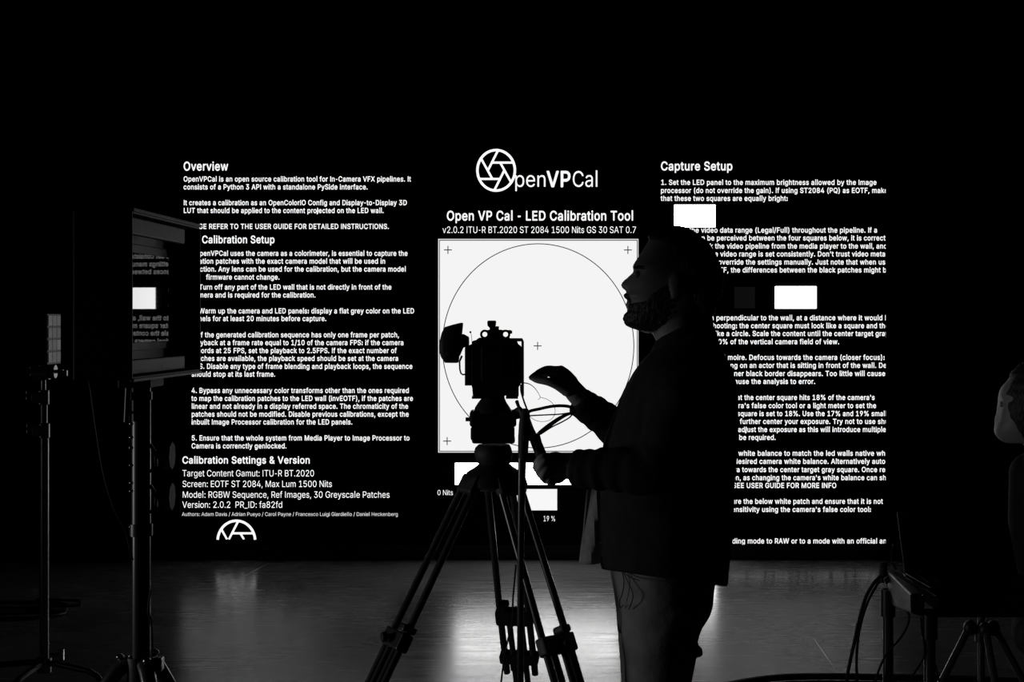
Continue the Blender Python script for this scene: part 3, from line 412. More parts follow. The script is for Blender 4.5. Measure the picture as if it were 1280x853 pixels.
BOLD = r"""
 50
"81;18,69 14,74 12,116 16,121 30,121 35,116 34,74 30,69;44,69 40,74 39,118 44,121 58,121 62,116 60,72 56,69
%162;108,-6 98,0 91,8 88,18 88,32 91,42 100,51 106,55 118,56 128,53 139,42 142,34 142,16 138,5 128,-4 122,-6;30,-4 27,0 27,2 104,115 112,121 126,120 128,116 127,114 50,1 44,-4;113,12 118,13 122,18 122,32 120,36 118,37 111,36 108,30 109,16;34,61 26,64 17,74 13,86 13,98 17,110 25,118 36,123 44,123 56,119 63,112 67,102 67,82 63,72 56,65 46,61;39,80 44,81 47,86 47,100 44,103 40,105 36,103 33,96 34,84 36,80
&110;42,-6 26,-2 18,2 11,10 5,20 4,24 4,36 10,49 25,64 17,76 14,84 13,94 16,106 24,115 30,119 40,122 52,122 66,116 74,108 78,100 78,86 75,78 64,66 57,62 57,60 74,39 75,40 76,52 80,56 94,56 97,54 98,46 97,38 95,30 89,20 102,4 104,0 100,-4 84,-4 74,4 68,-1 60,-4 48,-6;39,16 50,15 58,18 61,20 43,44 38,47 30,40 27,36 26,30 27,24 30,20;42,78 52,83 56,90 55,98 50,102 40,101 36,96 36,88 37,84
'54;18,69 14,74 12,116 16,121 30,121 35,116 34,74 30,69
(70;40,-26 36,-22 31,-14 21,12 17,32 16,48 17,64 23,94 29,110 36,124 40,128 54,128 57,126 58,122 51,108 42,76 39,58 39,38 43,16 58,-22 54,-26
)70;8,-26 6,-23 5,-20 16,4 22,26 24,40 24,56 22,70 17,92 5,124 10,128 22,128 27,124 32,113 41,90 46,62 46,34 43,16 38,0 27,-22 22,-26
,50;8,-31 5,-28 5,-22 11,16 16,20 32,20 35,16 35,14 24,-28 20,-31
-111;26,39 22,42 22,44 22,56 26,60 78,60 82,56 82,44 78,39
.50;18,-5 14,-3 10,2 7,10 9,16 14,22 20,24 24,24 30,22 35,16 36,14 36,6 34,2 30,-3 24,-5
/64;2,-22 -1,-18 -1,-16 36,122 42,126 54,126 58,122 58,120 21,-18 16,-22
0111;50,-6 38,-4 30,0 16,16 12,24 8,40 7,68 11,90 19,106 32,118 38,121 52,123 62,122 70,119 78,113 87,104 92,94 96,78 97,46 93,26 83,8 77,2 68,-3 62,-5;51,16 60,17 67,22 73,36 75,50 75,68 71,86 67,94 64,98 52,102 44,100 40,97 36,92 32,84 29,64 30,44 34,28 40,20
1111;18,-4 14,-1 14,2 14,12 16,16 20,17 44,17 45,18 45,92 44,95 24,80 20,79 16,84 16,100 44,121 64,121 66,118 67,116 67,18 70,17 91,16 94,12 94,0 91,-4 88,-4
2111;14,-4 11,0 11,12 60,64 68,76 70,86 69,92 66,97 58,101 50,102 44,101 38,97 34,90 33,82 30,80 16,79 11,84 13,98 18,107 25,114 38,121 52,123 68,120 76,115 88,102 92,88 91,78 87,66 80,56 44,18 46,17 90,17 94,12 94,0 91,-4 88,-4
3111;46,-6 32,-3 24,1 18,6 9,16 6,30 10,34 26,34 29,30 31,24 34,20 44,16 56,16 68,22 72,34 71,40 67,46 62,50 56,52 36,53 32,58 32,70 55,96 57,100 16,100 12,104 12,118 15,120 18,121 86,121 90,116 90,106 60,72 62,70 76,66 88,55 93,46 94,40 94,24 88,13 76,1 60,-5
4111;64,-4 61,0 61,18 60,20 10,20 5,24 5,36 6,40 52,118 56,121 72,121 75,118 75,114 34,46 33,42 60,42 61,74 66,77 78,77 83,72 84,42 96,41 99,36 98,22 94,20 84,20 83,18 83,0 82,-2 78,-4
5111;48,-6 36,-4 25,2 13,16 10,24 10,30 14,34 28,34 32,30 34,24 38,19 46,16 56,16 64,19 67,22 71,32 71,42 66,54 56,59 50,60 44,59 30,53 16,54 12,57 12,66 18,118 21,120 24,121 84,121 88,118 88,116 88,104 84,100 40,100 38,98 36,78 50,81 56,81 66,79 74,75 89,60 94,44 93,26 85,10 78,4 68,-3 60,-5
6111;50,-6 34,-2 26,3 18,11 13,20 11,28 11,46 18,64 53,116 58,121 74,121 77,118 78,116 52,77 52,76 62,76 70,74 76,71 83,64 88,58 92,50 93,44 93,28 87,12 76,2 62,-5;49,16 58,16 65,20 71,32 71,40 68,48 64,54 54,57 48,57 40,54 36,50 33,40 33,32 37,22 42,18
7111;22,-4 19,0 19,2 68,98 66,100 14,100 10,104 10,118 13,120 16,121 90,121 94,116 94,102 43,0 38,-4
8111;48,-6 42,-5 30,-1 22,4 16,10 9,20 8,36 12,48 24,62 16,72 12,84 12,92 16,104 26,114 32,119 42,122 54,123 66,121 74,117 85,108 90,100 92,90 91,78 88,72 80,62 89,52 94,44 96,38 96,26 90,12 82,4 76,-1 62,-5;49,16 54,15 64,17 68,20 72,24 73,30 72,40 68,45 60,49 54,50 44,49 36,45 32,40 31,28 33,22 40,17;46,72 58,71 62,73 66,76 69,82 69,90 67,96 64,99 60,101 50,102 42,99 37,96 35,90 36,78 40,74
9111;30,-4 26,0 26,2 53,40 52,41 38,42 30,45 18,57 13,64 11,72 11,90 12,94 19,106 32,118 42,122 50,123 62,122 76,116 88,102 93,88 93,72 92,66 82,46 51,0 46,-4;48,60 54,60 64,63 68,68 71,76 71,86 67,96 60,100 54,102 46,101 39,98 34,90 33,84 33,76 37,66 42,62
:50;18,-5 14,-3 10,2 7,10 9,16 14,22 20,24 24,24 30,22 35,16 36,14 36,6 34,2 30,-3 24,-5;20,58 14,60 10,64 7,74 9,80 15,86 18,87 26,87 30,85 35,80 36,76 36,68 33,64 28,59
;50;8,-31 5,-28 5,-22 11,16 16,20 32,20 35,16 35,14 24,-28 20,-31;22,58 16,60 12,65 9,70 9,74 11,80 18,86 20,87 28,87 32,85 37,80 38,76 38,70 36,66 30,60
A117;4,-4 0,0 0,2 42,116 46,121 64,121 68,118 70,112 110,4 110,0 106,-4 92,-4 90,-3 86,0 76,29 36,29 33,28 27,8 22,-2 20,-4;43,50 66,50 68,52 56,88 53,86 42,52
B112;14,-4 10,-1 10,2 10,118 14,121 62,121 70,120 78,116 90,106 94,98 95,94 96,84 94,74 92,70 84,62 94,52 99,42 100,38 100,26 97,16 86,3 78,-1 70,-3 64,-4;34,18 60,17 74,21 78,30 75,42 68,47 60,49 34,48;34,70 60,70 68,73 71,76 73,82 72,92 66,98 58,100 34,100
C124;58,-6 46,-4 32,2 18,15 8,34 5,52 5,64 9,86 20,103 32,114 42,120 50,122 62,123 80,120 96,111 106,100 111,90 113,80 108,76 94,76 90,80 84,93 80,96 70,100 58,101 44,96 35,88 31,80 28,66 28,50 31,38 35,30 39,24 50,18 58,16 64,16 74,18 80,22 86,28 90,38 94,41 108,41 113,36 111,28 106,18 96,6 88,1 78,-4
D122;14,-4 10,-1 10,2 10,118 14,121 60,121 68,120 82,114 90,109 98,100 106,86 109,76 110,48 108,36 102,22 87,6 80,2 70,-2 58,-4;34,18 54,17 68,20 78,26 84,36 88,54 88,64 86,74 78,90 70,96 56,100 36,100 33,98
E103;14,-4 10,-1 10,2 10,118 13,120 16,121 86,121 90,118 90,116 90,104 86,100 34,99 34,70 82,70 86,66 86,54 85,52 82,49 34,48 33,20 34,18 36,17 86,17 90,12 90,0 87,-4 84,-4
F101;14,-4 10,-1 10,2 10,118 13,120 16,121 86,121 88,118 89,116 89,104 86,100 34,99 34,68 80,68 84,64 84,52 80,47 34,46 33,0 28,-4
G126;58,-6 46,-4 32,2 18,16 12,26 8,34 5,52 5,64 9,86 18,102 28,112 38,118 50,122 62,123 72,122 82,119 98,109 109,94 113,84 113,80 108,76 94,76 90,80 82,93 76,98 68,100 58,101 44,96 40,93 35,88 31,80 28,66 28,50 31,38 35,30 39,24 46,20 60,16 74,18 84,24 89,32 90,41 66,42 64,43 61,46 61,58 66,63 110,63 114,58 114,40 112,28 109,22 104,14 94,4 78,-4
H126;14,-4 10,-1 10,2 10,116 11,118 14,121 28,121 30,120 33,118 34,70 84,70 85,70 86,72 86,118 90,121 104,121 106,120 109,116 109,2 108,-2 104,-4 92,-4 89,-4 86,0 85,48 36,49 34,48 33,46 33,0 28,-4
I76;6,-4 3,0 4,14 8,17 22,17 23,18 23,98 22,100 8,100 4,102 3,104 3,118 8,121 62,121 66,116 65,102 62,100 48,100 46,98 46,20 48,17 62,17 64,15 66,12 66,0 62,-4
J98;40,-6 28,-4 20,0 12,8 7,14 4,24 4,40 8,44 24,43 26,40 27,28 29,22 32,19 36,16 48,16 55,20 58,26 59,36 59,116 64,121 78,121 80,118 81,116 81,26 80,20 73,8 62,-2 52,-5
L97;14,-4 10,-1 10,2 10,116 14,121 28,121 32,118 33,116 33,18 36,17 84,17 87,12 87,0 82,-4
M151;14,-4 10,-1 10,2 10,116 12,119 14,121 34,121 38,118 72,33 106,118 110,121 130,121 133,120 135,116 135,2 134,-2 130,-4 116,-4 112,0 112,70 109,68 84,2 80,-3 78,-4 66,-4 61,0 35,68 32,70 32,0 28,-4
N127;14,-4 10,-1 10,2 10,116 11,118 16,121 32,121 35,118 88,37 88,116 92,121 106,121 108,120 111,116 111,2 110,-2 106,-4 90,-4 84,0 32,81 33,0 28,-4
O129;58,-6 46,-4 32,2 18,15 8,34 5,52 5,64 7,78 10,88 20,104 28,112 42,120 50,122 62,123 76,121 88,116 96,110 106,100 112,90 116,76 117,48 115,36 111,26 106,18 96,7 80,-3 72,-5;57,16 64,16 70,17 76,20 82,24 86,28 91,36 95,52 94,70 89,86 83,92 78,97 64,101 58,101 50,99 39,92 31,80 28,66 28,50 31,38 35,30 44,21
P109;14,-4 10,-1 10,2 10,118 14,121 60,121 76,117 90,106 96,96 98,86 98,74 93,58 82,47 72,41 64,39 34,38 33,0 28,-4;34,60 60,60 70,64 73,68 75,76 75,86 71,94 66,98 58,100 34,100
Q129;92,-15 80,-3 60,-6 46,-4 32,2 19,14 9,32 6,44 5,64 7,78 10,88 14,96 22,105 28,112 42,120 50,122 62,123 72,122 84,118 96,110 102,104 110,94 114,84 117,70 116,40 110,24 99,8 110,-8 111,-10 106,-15;57,16 64,16 65,18 52,36 54,40 56,41 72,41 84,28 86,27 91,36 95,52 94,70 89,86 83,92 78,97 64,101 58,101 50,99 39,92 31,80 28,66 28,50 31,38 35,30 44,21
R110;14,-4 10,-1 10,2 10,118 14,121 60,121 72,119 80,115 89,108 96,96 98,88 98,74 93,60 87,52 80,47 79,44 102,2 102,0 98,-4 80,-4 76,0 54,40 36,41 34,40 33,38 33,0 28,-4;34,64 60,63 70,66 75,76 75,86 72,94 66,98 58,100 34,100
S109;42,-6 36,-5 24,0 14,9 6,22 5,28 6,32 10,35 24,35 28,32 30,24 34,20 40,17 54,15 64,17 72,22 75,28 75,36 72,40 64,45 32,54 20,61 12,69 9,76 8,92 12,102 22,114 36,121 54,123 74,119 82,113 90,106 94,98 96,92 96,86 92,83 76,83 73,86 72,91 68,97 58,101 46,101 38,99 34,95 31,90 31,82 35,78 44,73 68,67 84,58 92,50 96,44 98,36 98,28 97,22 93,14 87,6 80,1 66,-5
T110;44,-4 40,-1 40,2 40,98 38,100 6,100 3,104 3,118 6,120 8,121 96,121 100,118 100,116 100,104 97,100 66,100 63,98 63,0 58,-4
U126;52,-6 40,-3 28,4 18,14 13,22 10,34 10,118 13,120 16,121 28,121 33,118 33,34 38,25 44,19 54,16 64,16 72,18 78,21 82,26 86,36 86,118 90,121 106,121 108,118 109,116 109,34 106,22 100,13 92,4 84,-1 66,-6
V117;46,-4 42,0 40,6 1,112 0,118 3,120 6,121 20,121 24,118 56,29 86,116 92,121 106,121 110,118 110,114 69,2 64,-4
W165;36,-4 32,0 30,4 0,114 0,116 2,119 4,121 18,121 23,118 44,37 66,118 70,121 86,121 88,120 92,116 111,42 114,37 134,116 140,121 154,121 156,120 158,118 158,114 129,8 124,-2 122,-4 106,-4 100,0 81,74 78,77 57,0 52,-4
X116;4,-4 1,0 1,2 36,52 41,60 4,114 3,116 4,118 8,121 24,121 26,120 30,116 54,79 80,115 84,120 88,121 102,121 104,120 106,118 106,114 69,60 108,2 107,-2 104,-4 88,-4 86,-3 54,41 22,-3 20,-4
Y115;46,-4 43,0 43,46 1,114 0,118 4,121 20,121 22,120 27,116 54,71 85,120 88,121 104,121 108,118 108,114 66,48 66,0 62,-4
\64;40,-22 36,-16 0,118 0,122 4,126 16,126 21,122 58,-16 58,-18 54,-22
_80;0,-17 -4,-12 -4,-2 -3,2 0,4 72,4 77,0 77,-12 72,-17
a96;30,-6 18,-2 7,8 3,20 3,30 4,34 7,40 16,48 30,53 58,57 59,58 59,64 57,68 54,70 48,72 42,72 32,69 24,60 22,59 10,62 6,66 6,70 10,76 17,84 28,90 36,92 54,92 58,91 68,86 74,80 79,74 81,68 81,0 76,-4 64,-4 58,1 50,-4 42,-6;38,14 46,15 56,22 59,28 58,36 36,34 27,30 25,24 27,18 32,15
b104;46,-6 40,-4 32,2 26,-4 12,-4 8,0 8,116 9,118 12,121 26,121 30,118 30,85 44,92 60,92 66,91 74,86 84,76 92,62 94,48 93,30 90,20 84,10 77,2 66,-4 58,-6;45,16 54,15 64,20 69,28 71,36 71,52 67,62 62,69 52,72 44,71 38,67 32,58 30,50 30,38 32,28 37,20
c98;42,-6 30,-3 23,2 14,10 9,18 4,34 4,52 7,64 11,72 21,84 31,90 38,92 56,92 66,89 72,85 83,74 87,66 87,64 82,59 70,56 66,60 62,67 58,70 46,72 36,69 31,64 27,52 26,40 28,30 34,20 44,15 52,15 58,17 62,20 67,28 70,31 84,28 87,24 87,22 84,14 80,9 70,0 58,-5
d104;38,-6 28,-3 22,2 14,10 7,22 4,36 4,52 7,66 15,78 30,90 38,92 52,92 60,90 66,85 67,118 72,121 86,121 90,118 90,116 90,0 86,-4 72,-4 69,-2 68,2 66,3 62,-2 56,-5 50,-6;42,16 52,15 60,20 66,30 68,42 67,52 64,63 60,67 56,70 48,72 38,70 33,66 28,58 26,48 26,40 30,24 35,18
e100;42,-6 30,-3 24,1 10,16 6,24 4,34 4,52 7,64 11,72 20,83 28,88 38,92 56,92 68,88 82,74 87,64 89,56 89,38 84,35 28,35 27,32 28,28 34,19 44,15 54,15 60,17 70,28 84,25 88,20 84,12 79,6 72,0 64,-4 54,-6;28,56 64,55 66,56 63,64 59,68 54,71 46,72 40,71 34,68 30,64
f65;18,-4 16,-1 15,2 15,70 14,71 2,71 -2,73 -3,76 -3,88 2,91 14,92 16,110 20,116 28,122 38,126 54,125 60,120 56,107 52,104 42,105 38,103 37,100 38,92 52,91 55,88 56,76 56,74 52,71 38,71 37,70 37,0 32,-4
g104;42,-39 28,-36 19,-30 10,-22 8,-18 8,-14 18,-7 24,-6 30,-13 38,-17 42,-18 54,-18 62,-14 66,-10 68,-2 68,4 56,-2 40,-3 24,2 15,10 7,22 4,36 4,52 7,66 11,74 18,81 24,87 32,91 38,92 54,92 60,90 66,84 72,91 86,91 90,88 90,86 90,-4 88,-16 84,-22 70,-34 58,-38;41,18 52,18 60,22 66,30 68,40 67,54 63,64 58,69 50,72 40,71 33,66 29,60 26,48 26,40 30,28 34,22
h101;12,-4 8,-1 8,2 8,116 12,121 26,121 30,116 30,85 44,92 60,92 74,86 82,76 86,64 86,0 84,-3 80,-4 68,-4 64,0 64,58 60,68 54,71 48,72 36,68 33,64 30,56 30,0 26,-4
i45;12,-4 8,-1 8,2 8,86 12,91 26,91 29,88 30,86 30,0 26,-4;16,98 7,104 6,108 6,116 9,120 14,124 24,124 32,116 33,108 26,99 22,98
j45;-2,-37 -6,-32 -6,-20 -2,-16 6,-14 8,-10 8,86 12,91 26,91 29,88 30,86 30,-14 26,-24 18,-32 10,-36;16,98 7,104 5,110 6,116 9,120 14,124 24,124 32,116 33,108 26,99 22,98
k94;12,-4 8,-1 8,2 8,116 12,121 26,121 30,116 30,58 32,59 64,91 82,91 86,88 85,84 52,50 88,4 89,0 84,-4 66,-4 34,35 30,30 30,0 26,-4
l50;30,-5 24,-4 16,0 10,8 8,14 8,116 9,118 12,121 26,121 30,116 30,20 32,16 40,16 42,14 45,4 45,0 42,-4
m147;12,-4 8,-1 8,2 8,86 10,90 26,91 32,86 42,92 54,93 64,90 74,81 88,91 96,93 104,93 110,92 118,88 126,81 130,74 132,64 132,2 130,-3 114,-4 110,0 110,62 107,68 98,72 92,72 86,69 82,64 81,58 81,0 76,-4 62,-3 59,2 59,62 55,70 50,72 44,72 34,68 30,56 30,0 26,-4
n101;12,-4 8,-1 8,2 8,88 12,91 26,91 32,85 44,92 60,92 70,88 81,78 86,64 86,-1 82,-4 70,-4 67,-4 64,0 64,58 60,68 54,71 48,72 36,68 33,64 30,56 30,0 26,-4
o102;42,-6 30,-3 23,2 14,10 9,18 4,34 4,52 7,64 11,72 21,84 31,90 38,92 56,92 66,89 72,86 85,72 89,64 91,54 92,46 91,32 86,16 75,4 60,-5 54,-6;42,16 52,15 62,19 66,26 69,36 69,50 64,64 60,69 50,72 40,71 32,64 27,54 26,46 27,34 31,24 35,18
p104;12,-37 8,-34 8,-32 8,88 12,91 26,91 32,85 44,92 60,92 66,91 74,86 84,77 91,64 93,56 94,38 90,20 84,9 78,3 72,-1 64,-5 48,-6 40,-4 30,2 30,-34 26,-37;45,16 54,15 64,20 69,28 71,36 71,52 67,62 62,69 52,72 44,71 38,67 32,58 30,50 30,38 32,28 37,20
q104;70,-37 67,-32 66,2 58,-4 50,-6 40,-6 28,-3 22,2 14,10 5,28 4,34 4,52 7,66 11,74 16,80 24,87 32,91 38,92 52,92 60,90 66,84 68,84 69,88 72,91 86,91 90,88 90,-32 86,-37;42,16 52,15 60,20 66,30 68,42 67,52 64,63 60,67 56,70 48,72 38,70 33,66 28,58 26,48 26,40 30,24 35,18
r66;12,-4 8,-1 8,2 8,88 12,91 26,91 32,86 42,92 56,92 60,88 59,72 56,70 46,71 36,68 33,64 30,58 30,0 26,-4
s91;34,-6 24,-3 14,4 6,14 4,20 4,23 8,26 22,28 25,26 30,17 42,14 48,15 54,18 57,22 57,26 52,31 28,36 18,42 11,48 8,54 7,58 7,68 11,78 22,88 34,92 52,92 64,88 74,78 78,70 77,64 74,62 62,60 58,62 54,69 52,71 48,72 38,72 31,68 29,66 29,62 30,59 36,56 56,52 68,46 76,38 79,34 80,30 80,20 76,9 64,-1 54,-5 48,-6
t59;32,-5 22,-1 15,6 12,12 11,16 11,70 10,71 0,71 -3,76 -3,88 0,91 10,92 11,108 16,112 30,112 33,108 34,92 48,91 51,86 51,76 49,72 46,71 34,71 33,70 33,22 36,16 46,16 50,14 53,0 48,-4
u101;34,-5 28,-3 21,2 12,12 9,20 8,26 8,88 11,90 14,91 26,91 30,88 30,32 31,26 34,20 36,18 42,16 50,16 56,18 60,22 64,32 64,88 68,91 82,91 86,88 86,86 86,0 82,-4 70,-4 66,-2 65,2 64,3 60,-1 50,-5
v96;36,-4 32,2 0,88 3,90 6,91 20,91 23,88 44,31 49,40 66,87 70,91 86,91 89,88 89,84 57,0 52,-4
w137;30,-4 27,0 1,86 3,90 6,91 20,91 24,87 38,38 40,36 53,86 58,91 72,91 77,88 90,38 92,37 106,88 110,91 124,91 128,89 129,86 128,80 104,2 101,-2 98,-4 86,-4 80,0 66,51 64,50 50,-1 46,-4
x94;4,-4 1,0 1,2 30,44 4,84 3,86 4,88 8,91 24,90 28,86 44,63 63,90 78,91 82,90 84,88 84,84 58,46 57,44 85,4 86,0 85,-2 82,-4 65,-4 60,1 44,26 22,-3 20,-4
y96;12,-37 7,-32 10,-20 14,-16 22,-17 26,-15 33,0 0,88 3,90 6,91 20,91 23,88 44,31 66,88 70,91 86,91 89,86 88,82 49,-20 39,-32 32,-36 28,-37
"""
# letter outlines: character, advance, then closed contours (units: 117 = capital height)
def decode(src):
    d = {}
    for ln in src.strip('\n').split('\n'):
        ch = ln[0]; rest = ln[1:]; parts = rest.split(';')
        cs = [[tuple(int(q) for q in p.split(',')) for p in c.split(' ')] for c in parts[1:] if c]
        d[ch] = (int(parts[0]), cs)
    return d
def plain_stems(d):
    xs = [p[0] for p in d['L'][1][0]]; w0 = min(xs)
    # width of an upright stroke, read off the capital L
    top = [p[0] for p in d['L'][1][0] if p[1] > 90]; w1 = max(top)
    y0 = min(p[1] for p in d['L'][1][0]); y1 = max(p[1] for p in d['L'][1][0])
    for ch, hi in (('I', y1), ('l', y1 + 6)):
        d[ch] = (w0 + w1 + 3, [[(w0, y0), (w1, y0), (w1, hi), (w0, hi)]])
    adv, cs = d['-']; d['-'] = (int(adv * .74), [[(x * .74, y) for x, y in q] for q in cs])
    return d
GLYPHS = {'R': plain_stems(decode(REG)), 'B': plain_stems(decode(BOLD))}
TRI = {}
def glyph(ch, wt):
    k = (ch, wt)
    if k not in TRI:
        adv, cs = GLYPHS[wt][ch]
        pts = [p for c in cs for p in c]
        tris = tessellate_polygon([[Vector((x, y, 0)) for x, y in c] for c in cs]) if cs else []
        TRI[k] = (adv, pts, [tuple(t) for t in tris])
    return TRI[k]
def natural(s, wt): return sum(GLYPHS[wt][c][0] for c in s)

CAP = 117.0
def line_mesh(b, s, x0, x1, base, cap, wt, upto=None, frm=None, depth=0.003, clip=True):
    """one line of lettering on the wall: x0/x1 fit its ends (upto: the words that end at x1)"""
    sy = cap / CAP
    i1 = len(s) if upto is None else s.index(upto) + len(upto)
    i0 = 0 if frm is None else s.index(frm)
    sx = (x1 - x0) / natural(s[i0:i1], wt)
    x0 -= natural(s[:i0], wt) * sx
    while x0 < 826 and frm:            # the column's own left margin
        k = s.index(' ') + 1; x0 += natural(s[:k], wt) * sx; s = s[k:]
    x = x0
    for c in s:
        adv, pts, tris = glyph(c, wt)
        if x > X1: break
        if pts:
            P = [(x + px * sx, base - py * sy) for px, py in pts]
            if clip and max(p[0] for p in P) > X1 - 0.3: P = [(min(p[0], X1 - 0.3), p[1]) for p in P]
            if clip and max(p[1] for p in P) > YB - 0.2: P = [(p[0], min(p[1], YB - 0.2)) for p in P]
            b.add([W(p[0], p[1], depth) for p in P], tris)
        x += adv * sx
def para(name, lines, cap, wt, m='text'):
    b = B()
    for L in lines:
        s, x0, x1, base = L[:4]; upto = L[4] if len(L) > 4 else None; frm = L[5] if len(L) > 5 else None
        line_mesh(b, s, x0, x1, base, cap, wt, upto, frm)
    return b.build(name, m, led, smooth=False)
para('heading_text', [('Overview', 229.3, 285.9, 213.2)], 10.6, 'B')
para('heading_text', [('Calibration Setup', 252.4, 343.9, 304.1)], 9.1, 'B')
para('heading_text', [('Calibration Settings & Version', 227.8, 388.2, 579.6)], 8.6, 'B')
para('heading_text', [('Capture Setup', 825.8, 916.2, 213.0)], 10.6, 'B')
para('heading_text', [('Open VP Cal - LED Calibration Tool', 558.2, 792.4, 275.6)], 11.6, 'B')
para('heading_text', [('v2.0.2 ITU-R BT.2020 ST 2084 1500 Nits GS 30 SAT 0.7', 553, 795.7, 291.5)], 8.2, 'R')
bc = 6.25
para('paragraph_text', [
    ('OpenVPCal is an open source calibration tool for In-Camera VFX pipelines. It', 229.4, 514.0, 227.0),
    ('consists of a Python 3 API with a standalone PySide interface.', 229.4, 460.2, 236.9),
    ('It creates a calibration as an OpenColorIO Config and Display-to-Display 3D', 229.4, 509.1, 256.6),
    ('LUT that should be applied to the content projected on the LED wall.', 229.4, 480.2, 266.4),
    ('PLEASE REFER TO THE USER GUIDE FOR DETAILED INSTRUCTIONS.', 229.4, 486.7, 286.3)], bc, 'B')
para('paragraph_text', [
    ('The OpenVPCal uses the camera as a colorimeter, is essential to capture the', 227.6, 510.0, 319.9),
    ('calibration patches with the exact camera model that will be used in', 228.0, 482.2, 329.7),
    ('production. Any lens can be used for the calibration, but the camera model', 228.0, 507.8, 339.6),
    ('firmware cannot change.', 257.7, 350.0, 349.6)], bc, 'B')
para('paragraph_text', [
    ('1. Turn off any part of the LED wall that is not directly in front of the', 239.4, 489.8, 362.1),
    ('camera and is required for the calibration.', 239.4, 395.0, 372.0),
    ('2. Warm up the camera and LED panels: display a flat grey color on the LED', 239.4, 518.2, 391.9),
    ('panels for at least 20 minutes before capture.', 239.4, 408.5, 401.5),
    ('3. If the generated calibration sequence has only one frame per patch,', 239.4, 499.4, 421.8),
    ('playback at a frame rate equal to 1/10 of the camera FPS: if the camera', 239.4, 505.0, 431.6),
    ('records at 25 FPS, set the playback to 2.5FPS. If the exact number of', 239.4, 496.2, 441.5),
    ('patches are available, the playback speed should be set at the camera', 239.4, 498.4, 451.3),
    ('FPS. Disable any type of frame blending and playback loops, the sequence', 239.4, 516.0, 461.2),
    ('should stop at its last frame.', 239.4, 344.7, 471.0),
    ('4. Bypass any unnecessary color transforms other than the ones required', 239.4, 511.7, 491.4),
    ('to map the calibration patches to the LED wall (invEOTF), if the patches are', 239.4, 516.7, 501.3),
    ('linear and not already in a display referred space. The chromaticity of the', 239.4, 510.7, 511.1),
    ('patches should not be modified. Disable previous calibrations, except the', 239.4, 511.4, 521.0),
    ('inbuilt Image Processor calibration for the LED panels.', 239.4, 441.1, 530.8),
    ('5. Ensure that the whole system from Media Player to Image Processor to', 239.4, 512.4, 550.8),
    ('Camera is correnctly genlocked.', 239.4, 358.8, 560.7)], bc, 'B')
para('paragraph_text', [
    ('Target Content Gamut: ITU-R BT.2020', 227.8, 393.2, 595.8),
    ('Screen: EOTF ST 2084, Max Lum 1500 Nits', 227.8, 415.4, 609.1),
    ('Model: RGBW Sequence, Ref Images, 30 Greyscale Patches', 227.8, 487.5, 622.5),
    ('Version: 2.0.2  PR_ID: fa82fd', 227.8, 353.5, 635.1)], 8.0, 'R')
para('caption_text', [('Authors: Adam Davis / Adrian Pueyo / Carol Payne / Francesco Luigi Giardiello / Daniel Heckenberg', 227.4, 497.7, 645.3)], 4.7, 'R', m='soft_text')
para('paragraph_text', [
    ('1. Set the LED panel to the maximum brightness allowed by the Image', 825.8, 1096.0, 231.2),
    ('processor (do not override the gain). If using ST2084 (PQ) as EOTF, make sure', 825.8, 1087.3, 241.3, 'EOTF,'),
    ('that these two squares are equally bright:', 825.8, 985.1, 251.2)], bc, 'B')
para('paragraph_text', [
    ('2. Check the video data range (Legal/Full) throughout the pipeline. If a', 861.6, 1096.8, 290.9, None, 'the video'),
    ('difference can be perceived between the four squares below, it is correct', 883.8, 1107.0, 300.7, None, 'be perceived'),
    ('If not, check the video pipeline from the media player to the wall, and', 893.7, 1092.8, 310.8, 'wall,', 'the video'),
    ("ensure the video range is set consistently. Don't trust video meta", 900.2, 1106.9, 320.7, None, 'video range'),
    ('settings, override the settings manually. Just note that when using', 897.7, 1106.9, 330.8, 'when us', 'override'),
    ('PQ as EOTF, the differences between the black patches might be', 913.4, 1101.0, 340.7, 'might', 'the diff')], bc, 'B')
para('paragraph_text', [
    ('3. Place the camera perpendicular to the wall, at a distance where it would be', 895.1, 1103.5, 400.5, 'would', 'perpendicular'),
    ('used for shooting: the center square must look like a square and the', 924.1, 1096.8, 410.4, 'and', 'the center'),
    ('circle must look like a circle. Scale the content until the center target gray', 914.5, 1091.8, 420.2, 'target', 'circle. Scale'),
    ('square is 70% of the vertical camera field of view.', 912.7, 1049.4, 430.4, None, 'of the')], bc, 'B')
para('paragraph_text', [
    ('4. Avoid moire. Defocus towards the camera (closer focus):', 909.5, 1106.2, 450.0, None, 'moire'),
    ('by focusing on an actor that is sitting in front of the wall. Defocus', 924.7, 1095.7, 460.0, 'wall.', 'on an'),
    ('until the inner black border disappears. Too little will cause', 932.4, 1106.9, 470.2, None, 'black'),
    ('moire and cause the analysis to error.', 939.0, 1019.5, 480.1, None, 'the analysis')], bc, 'B')
para('paragraph_text', [
    ("5. Expose so that the center square hits 18% of the camera's", 930.3, 1093.7, 500.1, None, 'the center'),
    ("range. Use the camera's false color tool or a light meter to set the", 939.4, 1095.5, 510.3, None, 'false'),
    ('exposure until the square is set to 18%. Use the 17% and 19% small', 949.0, 1106.3, 520.3, 'smal', 'is set'),
    ('squares to further center your exposure. Try not to use shutter', 924.7, 1094.6, 530.1, 'to use', 'further'),
    ('speed to adjust the exposure as this will introduce multiple', 947.5, 1075.7, 540.2, 'introduce', 'the exp'),
    ('calibrations to be required.', 923.6, 970.2, 550.1, None, 'be req')], bc, 'B')
